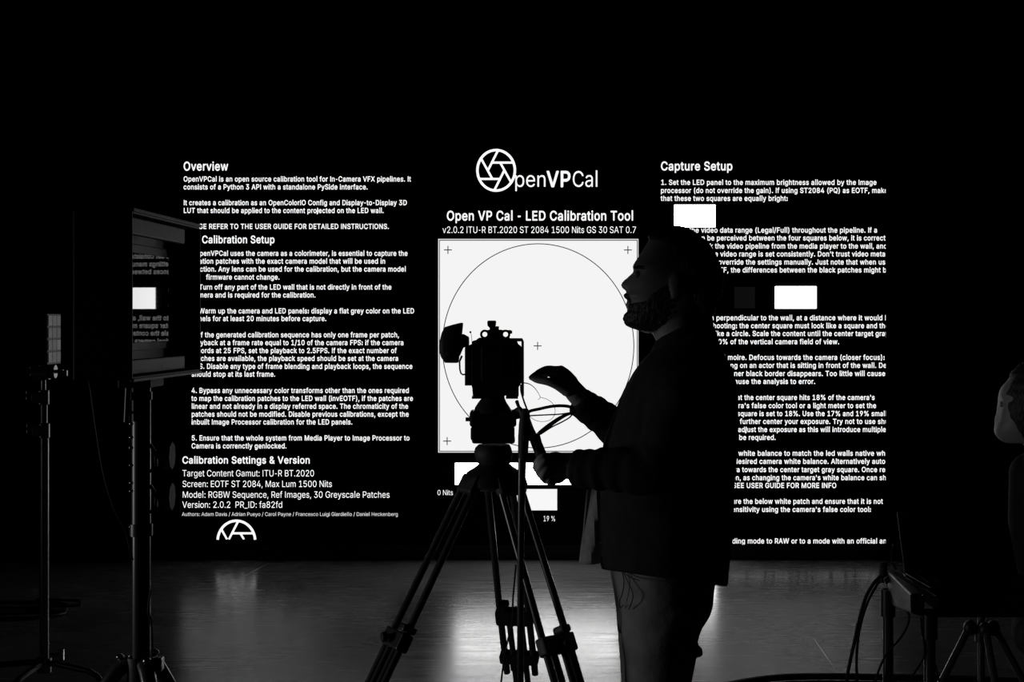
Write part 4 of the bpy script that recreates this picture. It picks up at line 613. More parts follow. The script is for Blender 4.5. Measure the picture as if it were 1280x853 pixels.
para('paragraph_text', [
    ('6. Set the white balance to match the led walls native white', 922.9, 1093.0, 569.9, 'native', 'white'),
    ('or to the desired camera white balance. Alternatively auto', 949.0, 1106.9, 580.0, None, 'camera'),
    ('white a camera towards the center target gray square. Once re', 927.5, 1106.9, 590.3, None, 'towards'),
    ("calibration is on, as changing the camera's white balance can shift", 928.9, 1096.8, 600.4, 'can', 'as ch'),
    ('it. SEE USER GUIDE FOR MORE INFO', 932.8, 1045.8, 610.2, None, 'USER')], bc, 'B')
para('paragraph_text', [
    ('7. Measure the below white patch and ensure that it is not', 929.2, 1103.8, 630.0, None, 'the below'),
    ("clipping the sensitivity using the camera's false color tool:", 952.1, 1089.1, 640.1, None, 'using')], bc, 'B')
para('paragraph_text', [('8. Set the recording mode to RAW or to a mode with an official and', 934.2, 1096.8, 679.6, 'official', 'mode to')], bc, 'B')
para('caption_text', [('0 Nits', 546.4, 566.6, 619.2)], 6.4, 'R')
para('caption_text', [('19 %', 678.8, 694.4, 651.8)], 6.6, 'R')

def quad(b, x0, y0, x1, y1, d=0.003):
    return b.add([W(x0, y1, d), W(x1, y1, d), W(x1, y0, d), W(x0, y0, d)], [(0, 1, 2, 3)])
def stroke(b, p, q, w, d=0.003, cut=None):
    v = (Vector(q) - Vector(p)); n = Vector((-v.y, v.x)).normalized() * w / 2
    c = [Vector(p) + n, Vector(q) + n, Vector(q) - n, Vector(p) - n]
    if cut: c = [Vector((a.x, min(a.y, cut))) for a in c]
    return b.add([W(a.x, a.y, d) for a in c], [(0, 1, 2, 3)])
def ring(b, cx, cy, rx, ry, w, d=0.003, a0=0, a1=2 * math.pi, n=120):
    vs = []; fs = []
    for i in range(n + 1):
        a = a0 + (a1 - a0) * i / n
        for k in (-w / 2, w / 2): vs.append(W(cx + (rx + k) * math.cos(a), cy - (ry + k) * math.sin(a), d))
    for i in range(n): fs.append((2 * i, 2 * i + 1, 2 * i + 3, 2 * i + 2))
    return b.add(vs, fs)
def aperture(cx, cy, rx, ry, w, cut=None):
    b = B()
    if cut:
        a = math.asin(max(-1, min(1, (cy - cut) / ry)))
        ring(b, cx, cy, rx - w / 2, ry - w / 2, w, a0=a, a1=math.pi - a)
    else: ring(b, cx, cy, rx - w / 2, ry - w / 2, w)
    rr = 0.95
    inn = [(0.46 * math.cos(math.radians(t)), 0.46 * math.sin(math.radians(t))) for t in (108, 48, -12, -72, -132, 168)]
    T = [((0.10, 0.94), (-0.40, 0.02)), ((0.86, 0.36), (-0.22, 0.36)), ((0.76, -0.58), (0.20, 0.36)),
         ((-0.10, -0.94), (0.40, -0.02)), ((-0.86, -0.40), (0.22, -0.40)), ((-0.76, 0.56), (-0.20, -0.38))]
    for p, q in T:
        P = (cx + p[0] * rx, cy - p[1] * ry); Q = (cx + q[0] * rx, cy - q[1] * ry)
        if cut:
            if P[1] > cut and Q[1] > cut: continue
            if Q[1] > cut: P, Q = Q, P
            if P[1] > cut:
                t = (cut - Q[1]) / (P[1] - Q[1]); P = (Q[0] + (P[0] - Q[0]) * t, cut)
        stroke(b, P, Q, w * 0.86, cut=cut)
    return b.build('aperture_logo', 'text', led, smooth=False)
aperture(620.2, 213.1, 25.0, 26.9, 3.2)
aperture(295.6, 676.6, 25.0, 26.9, 3.2, cut=674.8)
b = B()
line_mesh(b, 'pen', 642.4, 683.6, 233.7, 19.4, 'R')
line_mesh(b, 'VP', 683.2, 714.6, 233.7, 19.4, 'B')
line_mesh(b, 'Cal', 714.8, 749.0, 233.7, 19.6, 'R')
b.build('logo_lettering', 'text', led, smooth=False)

quad(B(), 547.7, 298.8, 798.0, 566.0, 0.002).build('square_border', 'rim', led, smooth=False)
b = B(); quad(b, 548.9, 300.2, 797.0, 564.7, 0.003); b.build('square_outline', 'ink', led, smooth=False)
sq = quad(B(), 549.8, 301.1, 796.1, 563.8, 0.004).build('target_square', 'square', led, smooth=False)
ring(B(), 672.6, 432.6, 119.6, 127.6, 1.05, 0.006).build('target_circle', 'ink', sq, smooth=False)
for cx, cy in ((560, 312.6), (784.8, 312.7), (672, 432.6), (559, 551.6), (785, 551.6)):
    b = B(); quad(b, cx - 5, cy - 0.55, cx + 5, cy + 0.55, 0.006); quad(b, cx - 0.55, cy - 5, cx + 0.55, cy - 0.55, 0.006); quad(b, cx - 0.55, cy + 0.55, cx + 0.55, cy + 5, 0.006)
    b.build('cross_mark', 'ink', sq, smooth=False)
for x0, y0, x1, y1, m in ((842.8, 256.2, 894.0, 284.2, 'patch'), (968.6, 358.2, 1020.5, 385.8, 'patch'), (842.8, 643, 894, 670, 'patch'),
                          (568.9, 579.0, 775.0, 606.2, 'patch'), (645.0, 611.6, 696.4, 638.2, 'strip'), (917.8, 358.8, 943.6, 385.6, 'dim_patch')):
    quad(B(), x0, y0, x1, y1).build('screen_patch', m, led, smooth=False)

# truss over the wall with its uprights, and the black drape slung from it
tz = W(0, 34).z; ty = DW + 0.35
tr = thing('truss_frame', (0, ty, 0), 'dark pipe frame standing behind and above the LED wall', 'frame')
B().cyl((xl - 0.35, ty, tz), (xr + 0.5, ty, tz), 0.025, n=14).build('top_pipe', 'truss', tr)
for x in (xl - 0.2, W(1149, 0).x * ty / DW):
    B().cyl((x, ty, 0.02), (x, ty, tz), 0.024, n=14).build('upright_pipe', 'truss', tr)
    B().box((x, ty, 0.012), (0.4, 0.4, 0.024)).build('base_plate', 'truss', tr, smooth=False, bevel=0.004)
    B().box((x, ty - 0.02, tz), (0.08, 0.1, 0.07)).build('pipe_coupler', 'truss', tr, smooth=False, bevel=0.006)
b = B(); nx = 90; nz_ = 12; g = []
xa, xb = W(440, 0).x, W(1140, 0).x
for i in range(nx + 1):
    u = i / nx; x = xa + (xb - xa) * u
    for j in range(nz_ + 1):
        v = j / nz_
        sag = 0.10 * math.sin(math.pi * ((u * 2) % 1.0)) + 0.05
        z = tz + 0.03 - v * (0.12 + sag)
        y = ty - 0.05 - 0.05 * math.sin(math.pi * v) - 0.018 * math.sin(u * 60 + 6 * v) * v - 0.02 * math.sin(9 * v + u * 8)
        g.append(Vector((x, y, z)))
fs = [(i * (nz_ + 1) + j, (i + 1) * (nz_ + 1) + j, (i + 1) * (nz_ + 1) + j + 1, i * (nz_ + 1) + j + 1) for i in range(nx) for j in range(nz_)]
b.add(g, fs); dr = b.build('black_drape', 'curtain')
sd = dr.modifiers.new('cloth', 'SOLIDIFY'); sd.thickness = 0.004
tag(dr, 'black cloth drape slung along the pipe above the LED wall', 'curtain')

# pale scratches on the floor
for i, (a, c) in enumerate((((1016, 797), (1046, 840)), ((303, 722), (336, 704)))):
    def fl(px, py):
        y = H * F / (py - HZ); return Vector(((px - 640) / F * y, y, 0.0006))
    p, q = fl(*a), fl(*c); n = (q - p).cross(Vector((0, 0, 1))).normalized() * 0.0025
    m_ = (p + q) / 2
    struct('floor_scratch_%d' % (i + 1), B().add([p, m_ + n, q, m_ - n], [(0, 1, 2, 3)]), 'scratch', smooth=False)

# ------------------------------------------------------------------ cine tripod with the video camera
TY = 3.62
hub = R(617, 590, TY)
tp = thing('camera_tripod', (hub.x, TY, 0), 'tall black twin-tube camera tripod standing in front of the white square', 'tripod')
# bowl, crown and fluid head (turned shapes)
def lathe(prof, yc, cx=None, n=28, sy=1.0):
    """prof: rows (picture row, left column, right column) of a turned shape at depth yc"""
    rings = []
    for py, l, r in prof:
        c = R((l + r) / 2, py, yc); rad = (r - l) / 2 / F * yc
        rings.append([c + Vector((rad * math.cos(2 * math.pi * k / n), rad * sy * math.sin(2 * math.pi * k / n), 0)) for k in range(n)])
    return B().loft(rings)
lathe([(579, 600, 636), (584, 594, 642), (590, 584, 652), (597, 579, 657), (606, 578, 660), (612, 590, 648)], TY).build('crown', 'black_metal', tp)
lathe([(556, 598, 637), (560, 594, 639), (566, 592.5, 640.5), (574, 594, 640), (580, 598, 637), (586, 604, 632)], TY).build('bowl_clamp', 'rubber', tp)
b = B()
b.box(R(616, 541, TY), (0.111, 0.085, 0.0305 * 1.16)); b.box(R(616.5, 523, TY), (0.118, 0.075, 0.040)); b.box(R(617, 549.5, TY), (0.109, 0.08, 0.016))
hd = b.build('fluid_head', 'black_metal', tp, smooth=False, bevel=0.006)
lathe([(492, 603.5, 629.5), (498, 602, 631), (503, 598, 633), (509, 594, 637), (516, 592, 641)], TY).build('head_neck', 'black_metal', tp)
B().cyl(R(582, 524.5, TY), R(592, 524.5, TY), 0.0052).build('lock_lever', 'black_metal', tp)
B().cyl(R(640, 520, TY - 0.02), R(650, 518, TY - 0.02), 0.011).build('friction_knob', 'rubber', tp)

feet = [(-0.655, 3.30), (0.345, 3.16), (0.085, 4.24)]
for k, (fx, fy) in enumerate(feet):
    top = Vector((hub.x, TY, hub.z - 0.01)); foot = Vector((fx, fy, 0.012))
    rad = Vector((fx - hub.x, fy - TY, 0)).normalized(); tan = Vector((-rad.y, rad.x, 0))
    top = top + rad * 0.055
    d = (foot - top).normalized()
    def at(z): return top + d * ((z - top.z) / d.z)
    rot = Matrix((tan, d.cross(tan).normalized(), d)).transposed()
    leg = B()
    zA, zB = (0.785, 0.60) if k < 2 else (0.763, 0.637)
    sp0, spA = 0.032, 0.040
    for s in (-1, 1):
        leg.tube([at(top.z) + tan * s * sp0, at(zA) + tan * s * spA, at(zB - 0.05) + tan * s * spA], 0.0092, 14)
    lo = leg.build('leg', 'tube', tp)
    hg = B(); hg.box(at(top.z - 0.020), (0.085, 0.028, 0.05), rot); hg.build('leg_hinge', 'rubber', lo, smooth=False, bevel=0.008)
    m2 = B()
    for s in (-1, 1): m2.tube([at(zA + 0.01) + tan * s * 0.0165, at(0.10) + tan * s * 0.0165], 0.0085, 12)
    m2.build('lower_tube', 'tube', lo)
    c = B(); c.box(at(zA), (0.104, 0.034, 0.046), rot); c.box(at(zA + 0.03) + tan * 0.03, (0.03, 0.04, 0.02), rot)
    c.build('leg_collar', 'black_plastic', lo, smooth=False, bevel=0.006)
    c = B(); c.box(at(zB), (0.108, 0.036, 0.03), rot); c.box(at(zB - 0.02), (0.05, 0.04, 0.03), rot)
    c.build('leg_collar', 'black_plastic', lo, smooth=False, bevel=0.006)
    out = -rad if k == 2 else rad
    kn = B(); kn.cyl(at(zA + 0.01) + rad * 0.012, at(zA + 0.01) + rad * 0.036, 0.006); kn.cyl(at(zA + 0.01) + rad * 0.034, at(zA + 0.01) + rad * 0.046, 0.013, 0.011)
    kn.build('lock_knob', 'rubber', lo)
    ft = B(); ft.tube([at(0.10), at(0.04), at(0.014)], [0.03, 0.028, 0.022], 16); ft.ball(at(0.014), (0.03, 0.03, 0.014)); ft.build('rubber_foot', 'rubber', lo)

# pan handle from the head down into the operator's fist
ph = B(); ph.tube([R(643, 516, 3.60), R(649, 512, 3.575), R(657, 520, 3.56), R(668, 550, 3.50)], [0.008, 0.008, 0.0085, 0.0085], 12)
pn = ph.build('pan_handle', 'black_metal', tp)
B().tube([R(668, 548, 3.505), R(676, 568, 3.46), R(684, 588, 3.41), R(690, 604, 3.375)], [0.0135, 0.014, 0.014, 0.012], 14).build('handle_grip', 'rubber', pn)

# video camera body: outline traced, real thickness along the view
CY = 3.60
def slab(pts, y, t):
    return B().prism([R(px, py, y - t / 2) for px, py in pts], (0, t, 0))
cm = thing('video_camera', R(620, 493, CY), 'boxy black video camera in a cage on top of the tripod', 'camera')
slab([(596, 424.5), (598, 422.8), (633, 423.2), (633, 424.6), (646, 425.5), (648, 431), (652, 434), (652.2, 478), (648.5, 484), (648.5, 495.5), (646, 497), (635, 497), (632, 494.5), (628, 498), (606, 498), (602, 495.5), (599.5, 497), (592.5, 497), (590.8, 493.5), (590.3, 486), (589.6, 483), (589.6, 427), (595, 425.6)], CY, 0.11).build('body', 'black_plastic', cm, smooth=False, bevel=0.004)
slab([(581, 435), (585, 432.5), (590, 430), (590, 482.3), (581, 482.3)], CY + 0.01, 0.07).build('media_module', 'black_plastic', cm, smooth=False, bevel=0.004)
cg = B()
cg.tube([R(634, 424.5, CY - 0.062), R(652.6, 424.5, CY - 0.062), R(653.3, 427, CY - 0.062), R(653.4, 495.5, CY - 0.062)], 0.0032, 8)
cg.tube([R(634, 424.5, CY + 0.062), R(652.6, 424.5, CY + 0.062), R(653.3, 427, CY + 0.062), R(653.4, 495.5, CY + 0.062)], 0.0032, 8)
cg.box(R(643, 425.2, CY), (0.040, 0.12, 0.006)); cg.box(R(640, 496, CY), (0.03, 0.12, 0.005)); cg.box(R(598, 496, CY), (0.03, 0.12, 0.005))
cg.build('cage', 'black_metal', cm, smooth=False)
# back panel with its ports
bp = B(); bp.box(R(615, 455, CY - 0.058), (0.055, 0.01, 0.085)); bpo = bp.build('rear_panel', 'black_metal', cm, smooth=False, bevel=0.003)
for i in range(4): B().cyl(R(640, 440 + i * 11, CY - 0.054), R(640, 440 + i * 11, CY - 0.066), 0.006, n=14).build('video_port', 'dull_steel', bpo)
# top handle with its two round eyes and the mount
th = B()
for cx in (606.0, 632.0):
    c = R(cx, 418.2, CY); th.tube([c + Vector((0.0092 * math.cos(a), 0, 0.0092 * math.sin(a))) for a in [2 * math.pi * i / 24 for i in range(24)]], 0.0032, 8, closed=True)
th.box(R(619, 417.5, CY), (0.034, 0.03, 0.021)); th.box(R(621, 413.8, CY), (0.072, 0.022, 0.0042)); th.box(R(621, 423, CY), (0.066, 0.035, 0.005))
th.box(R(637.8, 415.4, CY), (0.010, 0.022, 0.008)); th.box(R(602.8, 415, CY), (0.004, 0.022, 0.006)); th.box(R(619.5, 411, CY), (0.017, 0.025, 0.012))
tho = th.build('top_handle', 'black_metal', cm, smooth=False, bevel=0.0015)
lathe([(400.9, 611, 618.5), (401.4, 609.3, 620.2), (404, 609, 620.2), (407.5, 609.4, 619.8), (410, 612, 617.5), (414, 612, 617.5)], CY).build('thumb_screw', 'rubber', tho)
# viewfinder with flared rubber eyecup
slab([(573, 421), (578, 417.5), (585.8, 421.6), (586, 432), (583, 434.5), (579, 434.5), (574, 446), (568, 448), (566, 424)], CY - 0.01, 0.05).build('viewfinder', 'black_plastic', cm, smooth=False, bevel=0.004)
def oval(px, l, r, dy):     # elliptical ring: column px, rows l..r, half depth dy
    c = R(px, (l + r) / 2, CY - 0.01); hz = (r - l) / 2 / F * CY
    return c, hz, dy
rings = []
for pxt, pxb, t_, b_, dy in ((574, 574, 416, 449, 0.022), (578.9, 573, 403.8, 453.4, 0.033), (576, 571, 403.6, 454, 0.036), (566, 564, 406, 454, 0.037), (556, 556, 409, 453.8, 0.037), (552.2, 551.5, 416, 447, 0.034), (549.4, 549.4, 428, 440, 0.026)):
    pr = []
    for k in range(28):
        a = 2 * math.pi * k / 28; cz = (t_ + b_) / 2 - (b_ - t_) / 2 * math.sin(a); px = (pxt + pxb) / 2 + (pxt - pxb) / 2 * math.sin(a)
        sq_ = math.copysign(abs(math.cos(a)) ** 0.8, math.cos(a))
        p = R(px, cz, CY - 0.01); p.y += dy * sq_; pr.append(p)
    rings.append(pr)
B().loft(rings).build('eyecup', 'rubber', cm)
B().tube([R(577.5, 445, CY - 0.02), R(574.4, 452, CY - 0.02), R(574.8, 462, CY - 0.02), R(576.2, 467, CY - 0.02), R(578.5, 468.6, CY - 0.02), R(583, 468, CY - 0.02)], [0.0028, 0.0022, 0.002, 0.002, 0.002, 0.002], 8).build('focus_lever', 'black_metal', cm)
an = B(); an.tube([R(588.2, 415.6, CY), R(589.4, 420, CY), R(589.8, 427, CY)], 0.0006, 6); an.ball(R(588, 415.4, CY), 0.0027); an.build('antenna', 'black_metal', cm)
# lens pointing at the wall
ln = B(); ln.cyl(R(612, 462, CY + 0.05), R(612, 462, CY + 0.05) + Vector((0, 0.06, 0)), 0.036); ln.cyl(R(612, 462, CY + 0.05) + Vector((0, 0.055, 0)), R(612, 462, CY + 0.05) + Vector((0, 0.15, 0)), 0.041, 0.045); ln.build('lens', 'black_metal', cm)

# slim stand carrying the cable clamp beside the tripod
SY = 3.47
ps = R(650, 700, SY)
st = thing('cable_stand', (ps.x, SY, 0), 'slim black stand pole rising between the tripod legs with cables clamped on top', 'stand')
po = B(); po.tube([R(652.5, 545, SY), R(652.4, 585, SY), R(651, 680, SY), Vector((ps.x - 0.001, SY, 0.16))], [0.0095, 0.010, 0.0082, 0.0088], 14); po.build('pole', 'tube', st)
B().tube([R(657, 511, SY), R(656.5, 516, SY), R(656, 530, SY), R(654.5, 548, SY), R(653.5, 575, SY)], [0.006, 0.011, 0.0145, 0.0135, 0.0115], 14).build('pole_clamp', 'rubber', st)
for k in range(3):
    a = math.radians(100 + 120 * k); dv = Vector((math.cos(a), math.sin(a), 0))
    B().tube([Vector((ps.x, SY, 0.26)) + dv * 0.012, Vector((ps.x, SY, 0.06)) + dv * 0.20, Vector((ps.x, SY, 0.009)) + dv * 0.30], 0.008, 10).build('leg', 'tube', st)
B().cyl((ps.x, SY, 0.22), (ps.x, SY, 0.30), 0.016).build('leg_collar', 'black_plastic', st)
bx = B()
bx.prism([R(664.5, 545, SY - 0.02), R(674.5, 541.5, SY - 0.02), R(683, 576, SY - 0.02), R(675.5, 580, SY - 0.02)], (0, 0.03, 0)); bx.box(R(661, 547, SY - 0.005), (0.03, 0.02, 0.016))
tag(bx.build('wireless_receiver', 'black_plastic', smooth=False, bevel=0.003), 'small tilted black box clamped beside the pole above the lower hand', 'receiver')

def cabs(name, pts, r, label, y=3.52, y1=None):
    k = len(pts); y1 = y if y1 is None else y1
    return cable(name, [R(p[0], p[1], y + (y1 - y) * i / max(1, k - 1)) for i, p in enumerate(pts)], r, label)
cabs('video_cable', [(657, 520), (662, 514.5), (674, 511.5), (690, 508.2), (704, 507.6), (714, 509.5), (718.5, 515)], 0.0041, 'thick black cable arching from the tripod head to the raised sleeve', 3.52, 3.60)
cabs('video_cable', [(719, 516), (710, 518), (699, 523.5), (686, 532.5), (675, 541), (667, 550)], [0.0034, 0.004, 0.0054, 0.0058, 0.005, 0.0034], 'thick black cable falling diagonally from the raised sleeve to the receiver box', 3.60, 3.50)
cabs('power_cable', [(662, 520), (672, 519.4), (685, 518.8), (700, 518), (714, 516)], 0.0017, 'thin straight black cable below the arching thick cable', 3.53, 3.60)
cabs('power_cable', [(676, 543), (690, 534), (703, 527.5), (712, 522), (717, 516)], 0.0018, 'thin black cable running just under the thick diagonal cable', 3.46, 3.56)
cabs('lens_cable', [(647, 479.5), (656, 479), (663, 481), (669, 486), (673, 492), (675.3, 497), (672.5, 500)], [0.0014, 0.0013, 0.001, 0.0008, 0.0006, 0.0006, 0.0006], 'thin cable looping out of the right side of the camera', 3.54)
cabs('lens_cable', [(675.3, 496.8), (684, 499.5), (691, 505), (694, 513), (692, 521), (686, 526), (677, 527.2), (669, 525.5), (662, 521)], 0.0006, 'hair-thin cable ring between the thick cables in front of the white square', 3.54)
cabs('camera_lead', [(651, 481), (651.5, 490), (655, 502), (658.5, 512), (659, 522)], 0.0022, 'black lead hanging down the right edge of the camera cage', 3.55, 3.52)
cabs('camera_lead', [(646, 502), (648.5, 509), (653, 519), (658, 530), (664, 545)], [0.005, 0.0042, 0.004, 0.004, 0.004], 'thick black lead slanting down from under the camera', 3.53, 3.48)
cabs('camera_lead', [(659, 520), (664, 531), (669, 541), (674, 553), (681, 574), (684, 580)], 0.0016, 'thin black lead running down behind the receiver box', 3.52, 3.47)
cabs('loop_cable', [(668, 578), (665, 588), (661.5, 594), (663, 600), (670, 602), (677, 599)], 0.0009, 'thin cable loop hanging under the lower hand', 3.40)
cabs('long_cable', [(645, 706), (643, 728), (641.2, 750), (641, 770), (639, 785), (635, 800), (631, 820), (628, 840), (626, 860), (624, 900)] , 0.0024, 'long thin black cable hanging down through the tripod legs', 3.75)
M_ = None

# ------------------------------------------------------------------ field monitor in its hood, on a stand (left)
ang = math.radians(3.03 + MON_YAW)
U = Vector((math.sin(ang), math.cos(ang), 0)); V = Vector((math.cos(ang), -math.sin(ang), 0))
C0 = R(165, 400, 2.85); C0.z = 0
zT, zL = 1.565 + (403 - 262) / F * 2.85, 1.565 - (476 - 403) / F * 2.85
LEN = 0.502
def MP3(u, v, z): return C0 + U * u + V * v + Vector((0, 0, z))
def mbox(b, u0, u1, v0, v1, z0, z1):
    return b.hexa([MP3(u0, v0, z0), MP3(u1, v0, z0), MP3(u1, v1, z0), MP3(u0, v1, z0), MP3(u0, v0, z1), MP3(u1, v0, z1), MP3(u1, v1, z1), MP3(u0, v1, z1)])
mon = thing('field_monitor', MP3(LEN / 2, -0.06, zL), 'black monitor in a deep square hood on the left stand, glass reflecting a white patch', 'monitor')
mbox(B(), 0.004, LEN - 0.004, -0.122, -0.078, zL + 0.004, zT - 0.004).build('housing', 'black_plastic', mon, smooth=False, bevel=0.004)
hb = B()
mbox(hb, 0.0, 0.006, -0.12, 0, zL, zT)
hb.build('side_flap', 'hood', mon, smooth=False, bevel=0.0015)
B().hexa([MP3(LEN - .02, -.080, zL), MP3(LEN - .015, -.080, zL), MP3(.605, -.0275, zL), MP3(.600, -.0265, zL), MP3(LEN - .02, -.080, zT), MP3(LEN - .015, -.080, zT), MP3(.605, -.0275, zT), MP3(.600, -.0265, zT)]).build('side_flap', 'hood', mon, smooth=False, bevel=0.0015)
mbox(B(), 0.006, LEN - 0.006, -0.12, 0.0, zT - 0.007, zT).build('top_flap', 'hood', mon, smooth=False, bevel=0.0015)
mbox(B(), 0.006, LEN - 0.006, -0.12, 0.0, zL, zL + 0.007).build('bottom_flap', 'hood', mon, smooth=False, bevel=0.0015)
mbox(B(), 0.0, LEN, -0.004, 0.004, zT - 0.003, zT + 0.004).build('flap_edge', 'hood_rail', mon, smooth=False, bevel=0.001)
mbox(B(), 0.0, LEN, -0.004, 0.004, zL - 0.003, zL + 0.003).build('flap_edge', 'hood_rail', mon, smooth=False, bevel=0.001)
mbox(B(), 0.008, LEN - 0.085, -0.030, -0.012, zT - 0.046, zT - 0.012).build('hood_lining', 'hood_rail', mon, smooth=False, bevel=0.002)
mbox(B(), 0.008, LEN - 0.085, -0.030, -0.012, zL + 0.010, zL + 0.040).build('hood_lining', 'hood_rail', mon, smooth=False, bevel=0.002)
b = B()
u0, u1, z0, z1 = 0.02, LEN - 0.012, zL + 0.055, zT - 0.055
for q in ((u0, u1, z0, z0 + 0.018), (u0, u1, z1 - 0.02, z1), (u0, u0 + 0.015, z0, z1), (u1 - 0.014, u1, z0, z1)):
    mbox(b, q[0], q[1], -0.079, -0.0735, q[2], q[3])
bz = b.build('bezel', 'black_plastic', mon, smooth=False, bevel=0.0015)
for k in range(5):
    z = z0 + 0.06 + k * 0.036
    mbox(B(), u1 - 0.011, u1 - 0.004, -0.0738, -0.070, z, z + 0.010).build('button', 'black_metal', bz, smooth=False, bevel=0.001)
pt = SCREEN_PITCH
gs = B(); za, zb_ = z0 + 0.018, z1 - 0.02; dv = (zb_ - za) * math.tan(pt)
ga, gb = -0.0775, -0.0775 + (u1 - u0 - .029) * math.tan(math.radians(SCREEN_YAW))
gs.hexa([MP3(u0 + .015, -0.0788, za), MP3(u1 - .014, -0.0788, za), MP3(u1 - .014, gb, za), MP3(u0 + .015, ga, za),
         MP3(u0 + .015, -0.0788, zb_), MP3(u1 - .014, -0.0788, zb_), MP3(u1 - .014, gb - dv, zb_), MP3(u0 + .015, ga - dv, zb_)])
gs.build('screen_glass', 'glass', mon, smooth=False)

MY = 3.10
mc = R(176.5, 500, MY)
ms = thing('monitor_stand', (mc.x, MY, 0), 'thick black column stand with ratchet knobs under the hooded monitor', 'stand')
def zc(py): return H - (py - HZ) / F * MY
zbot = zL - 0.002
B().cyl((mc.x, MY, zc(668)), (mc.x, MY, zbot - 0.02), 0.0205, n=24).build('upper_column', 'black_metal', ms)
B().cyl((mc.x, MY, 0.62), (mc.x, MY, zc(664)), 0.0200, n=24).build('lower_column', 'tube', ms)
B().box((mc.x, MY, zbot - 0.011), (0.07, 0.12, 0.022)).build('mounting_plate', 'rubber', ms, smooth=False, bevel=0.003)
B().cyl((mc.x, MY, zc(670)), (mc.x, MY, zc(655)), 0.0245, n=24).build('column_collar', 'black_metal', ms)
B().cyl((mc.x, MY, zc(500)), (mc.x, MY, zc(490)), 0.0235, n=24).build('column_collar', 'black_metal', ms)
for py in (570, 621):
    k = B()
    k.tube([R(188, py - 14, MY - .01), R(194, py - 4, MY - .015), R(204, py, MY - .02)], 0.004, 8); k.tube([R(188, py + 20, MY - .01), R(195, py + 12, MY - .015), R(195, py, MY - .02)], 0.004, 8)
    k.cyl(R(195, py, MY - .02), R(208, py, MY - .02), 0.0075)
    kb = k.build('ratchet_bracket', 'black_metal', ms)
    B().cyl(R(207, py - 0, MY - .02), R(215.5, py, MY - .02), 0.030, n=8).build('ratchet_knob', 'rubber', kb)
B().tube([R(190, 522, MY), R(196, 523, MY), R(197.5, 527, MY), R(197.5, 540, MY), R(195, 545, MY), R(189, 546, MY)], 0.0028, 8).build('carry_loop', 'black_metal', ms)
b = B(); b.cyl(R(160, 484, MY - .02), R(158, 528, MY - .02), 0.006); b.cyl(R(156, 482, MY - .02), R(162, 482.5, MY - .02), 0.007); b.build('tilt_lever', 'black_metal', ms)
for py in (516, 530, 547, 560, 582, 604, 614, 659):
    B().ball(R(163.6, py, MY - .012), (0.004, 0.004, 0.0035), 10, 6).build('column_bolt', 'chrome', ms)
zc0 = zc(828)
B().cyl((mc.x, MY, zc0 - 0.05), (mc.x, MY, zc0 + 0.012), 0.030, n=20).build('leg_crown', 'black_plastic', ms)
for k, a in enumerate((185, 300, 62)):
    a = math.radians(a); dvv = Vector((math.cos(a), math.sin(a), 0)); c = Vector((mc.x, MY, zc0))
    lg = B(); lg.tube([c + dvv * 0.02, c + dvv * 0.045 + Vector((0, 0, -0.012)), c + dvv * 0.09 + Vector((0, 0, -0.07)), c + dvv * 0.52 + Vector((0, 0, -zc0 + 0.012))], [0.016, 0.018, 0.016, 0.013], 12)
    lo = lg.build('leg', 'tube', ms)
    B().ball(c + dvv * 0.045 + Vector((0, 0, 0.012)), (0.009, 0.009, 0.007), 12, 8).build('leg_bolt', 'chrome', lo)
    B().ball(c + dvv * 0.52 + Vector((0, 0, -zc0 + 0.014)), (0.024, 0.024, 0.014)).build('rubber_foot', 'rubber', lo)
B().box((mc.x + 0.035, MY - 0.01, zc(829)), (0.03, 0.03, 0.03)).build('crown_clamp', 'dull_steel', ms, smooth=False, bevel=0.004)
cabs('monitor_cable', [(111, 476), (114, 492), (120, 535), (129, 590), (141, 632), (152, 655), (158, 668), (163, 690), (166, 700)], 0.0022, 'thin black cable sagging from the monitor back to its stand', 3.0, 3.07)
cabs('monitor_cable', [(188, 738), (185, 765), (188.5, 775), (190, 800), (190, 822)], 0.0022, 'thin black cable looped along the lower column of the monitor stand', 3.08)

# ------------------------------------------------------------------ chrome grip stand with the grey chart (far left)
GY = 5.3
gx = R(55.3, 700, GY).x
gs_ = thing('grip_stand', (gx, GY, 0), 'chrome grip stand with black knobs at the far left edge', 'stand')
def zg(py): return H - (py - HZ) / F * GY
B().cyl((gx, GY, zg(830)), (gx, GY, zg(536)), 0.0165, n=20).build('base_column', 'dull_steel', gs_)
B().cyl((gx - 0.002, GY, zg(545)), (gx - 0.002, GY, zg(492)), 0.0135, n=20).build('middle_riser', 'dull_steel', gs_)
B().cyl((gx - 0.004, GY, zg(500)), (gx - 0.004, GY, zg(466)), 0.010, n=16).build('top_riser', 'chrome', gs_)
for py, xo in ((497, 0), (538.5, 0.002)):
    c = Vector((gx - 0.004 + xo, GY, zg(py)))
    cb = B(); cb.cyl(c + Vector((0, 0, -.028)), c + Vector((0, 0, .028)), 0.022, n=20); cb.box(c + Vector((-0.022, -0.012, 0)), (0.03, 0.03, 0.04)); co = cb.build('riser_collar', 'dull_steel', gs_, bevel=0.003)
    kk = B(); kk.cyl(c + Vector((-.03, -.012, .008)), c + Vector((-.062, -.012, .008)), 0.006); kk.box(c + Vector((-.068, -.012, .008)), (0.018, 0.014, 0.036)); kk.build('lock_knob', 'rubber', co, bevel=0.003)
c = Vector((gx - 0.006, GY - 0.01, zg(464.5)))
hd = B(); hd.cyl(c + Vector((-.03, 0, 0)), c + Vector((.03, 0, 0)), 0.032, n=28); hd.cyl(c + Vector((.03, 0, 0)), c + Vector((.052, 0, 0)), 0.027, n=28); hdo = hd.build('grip_head', 'dull_steel', gs_, bevel=0.003)
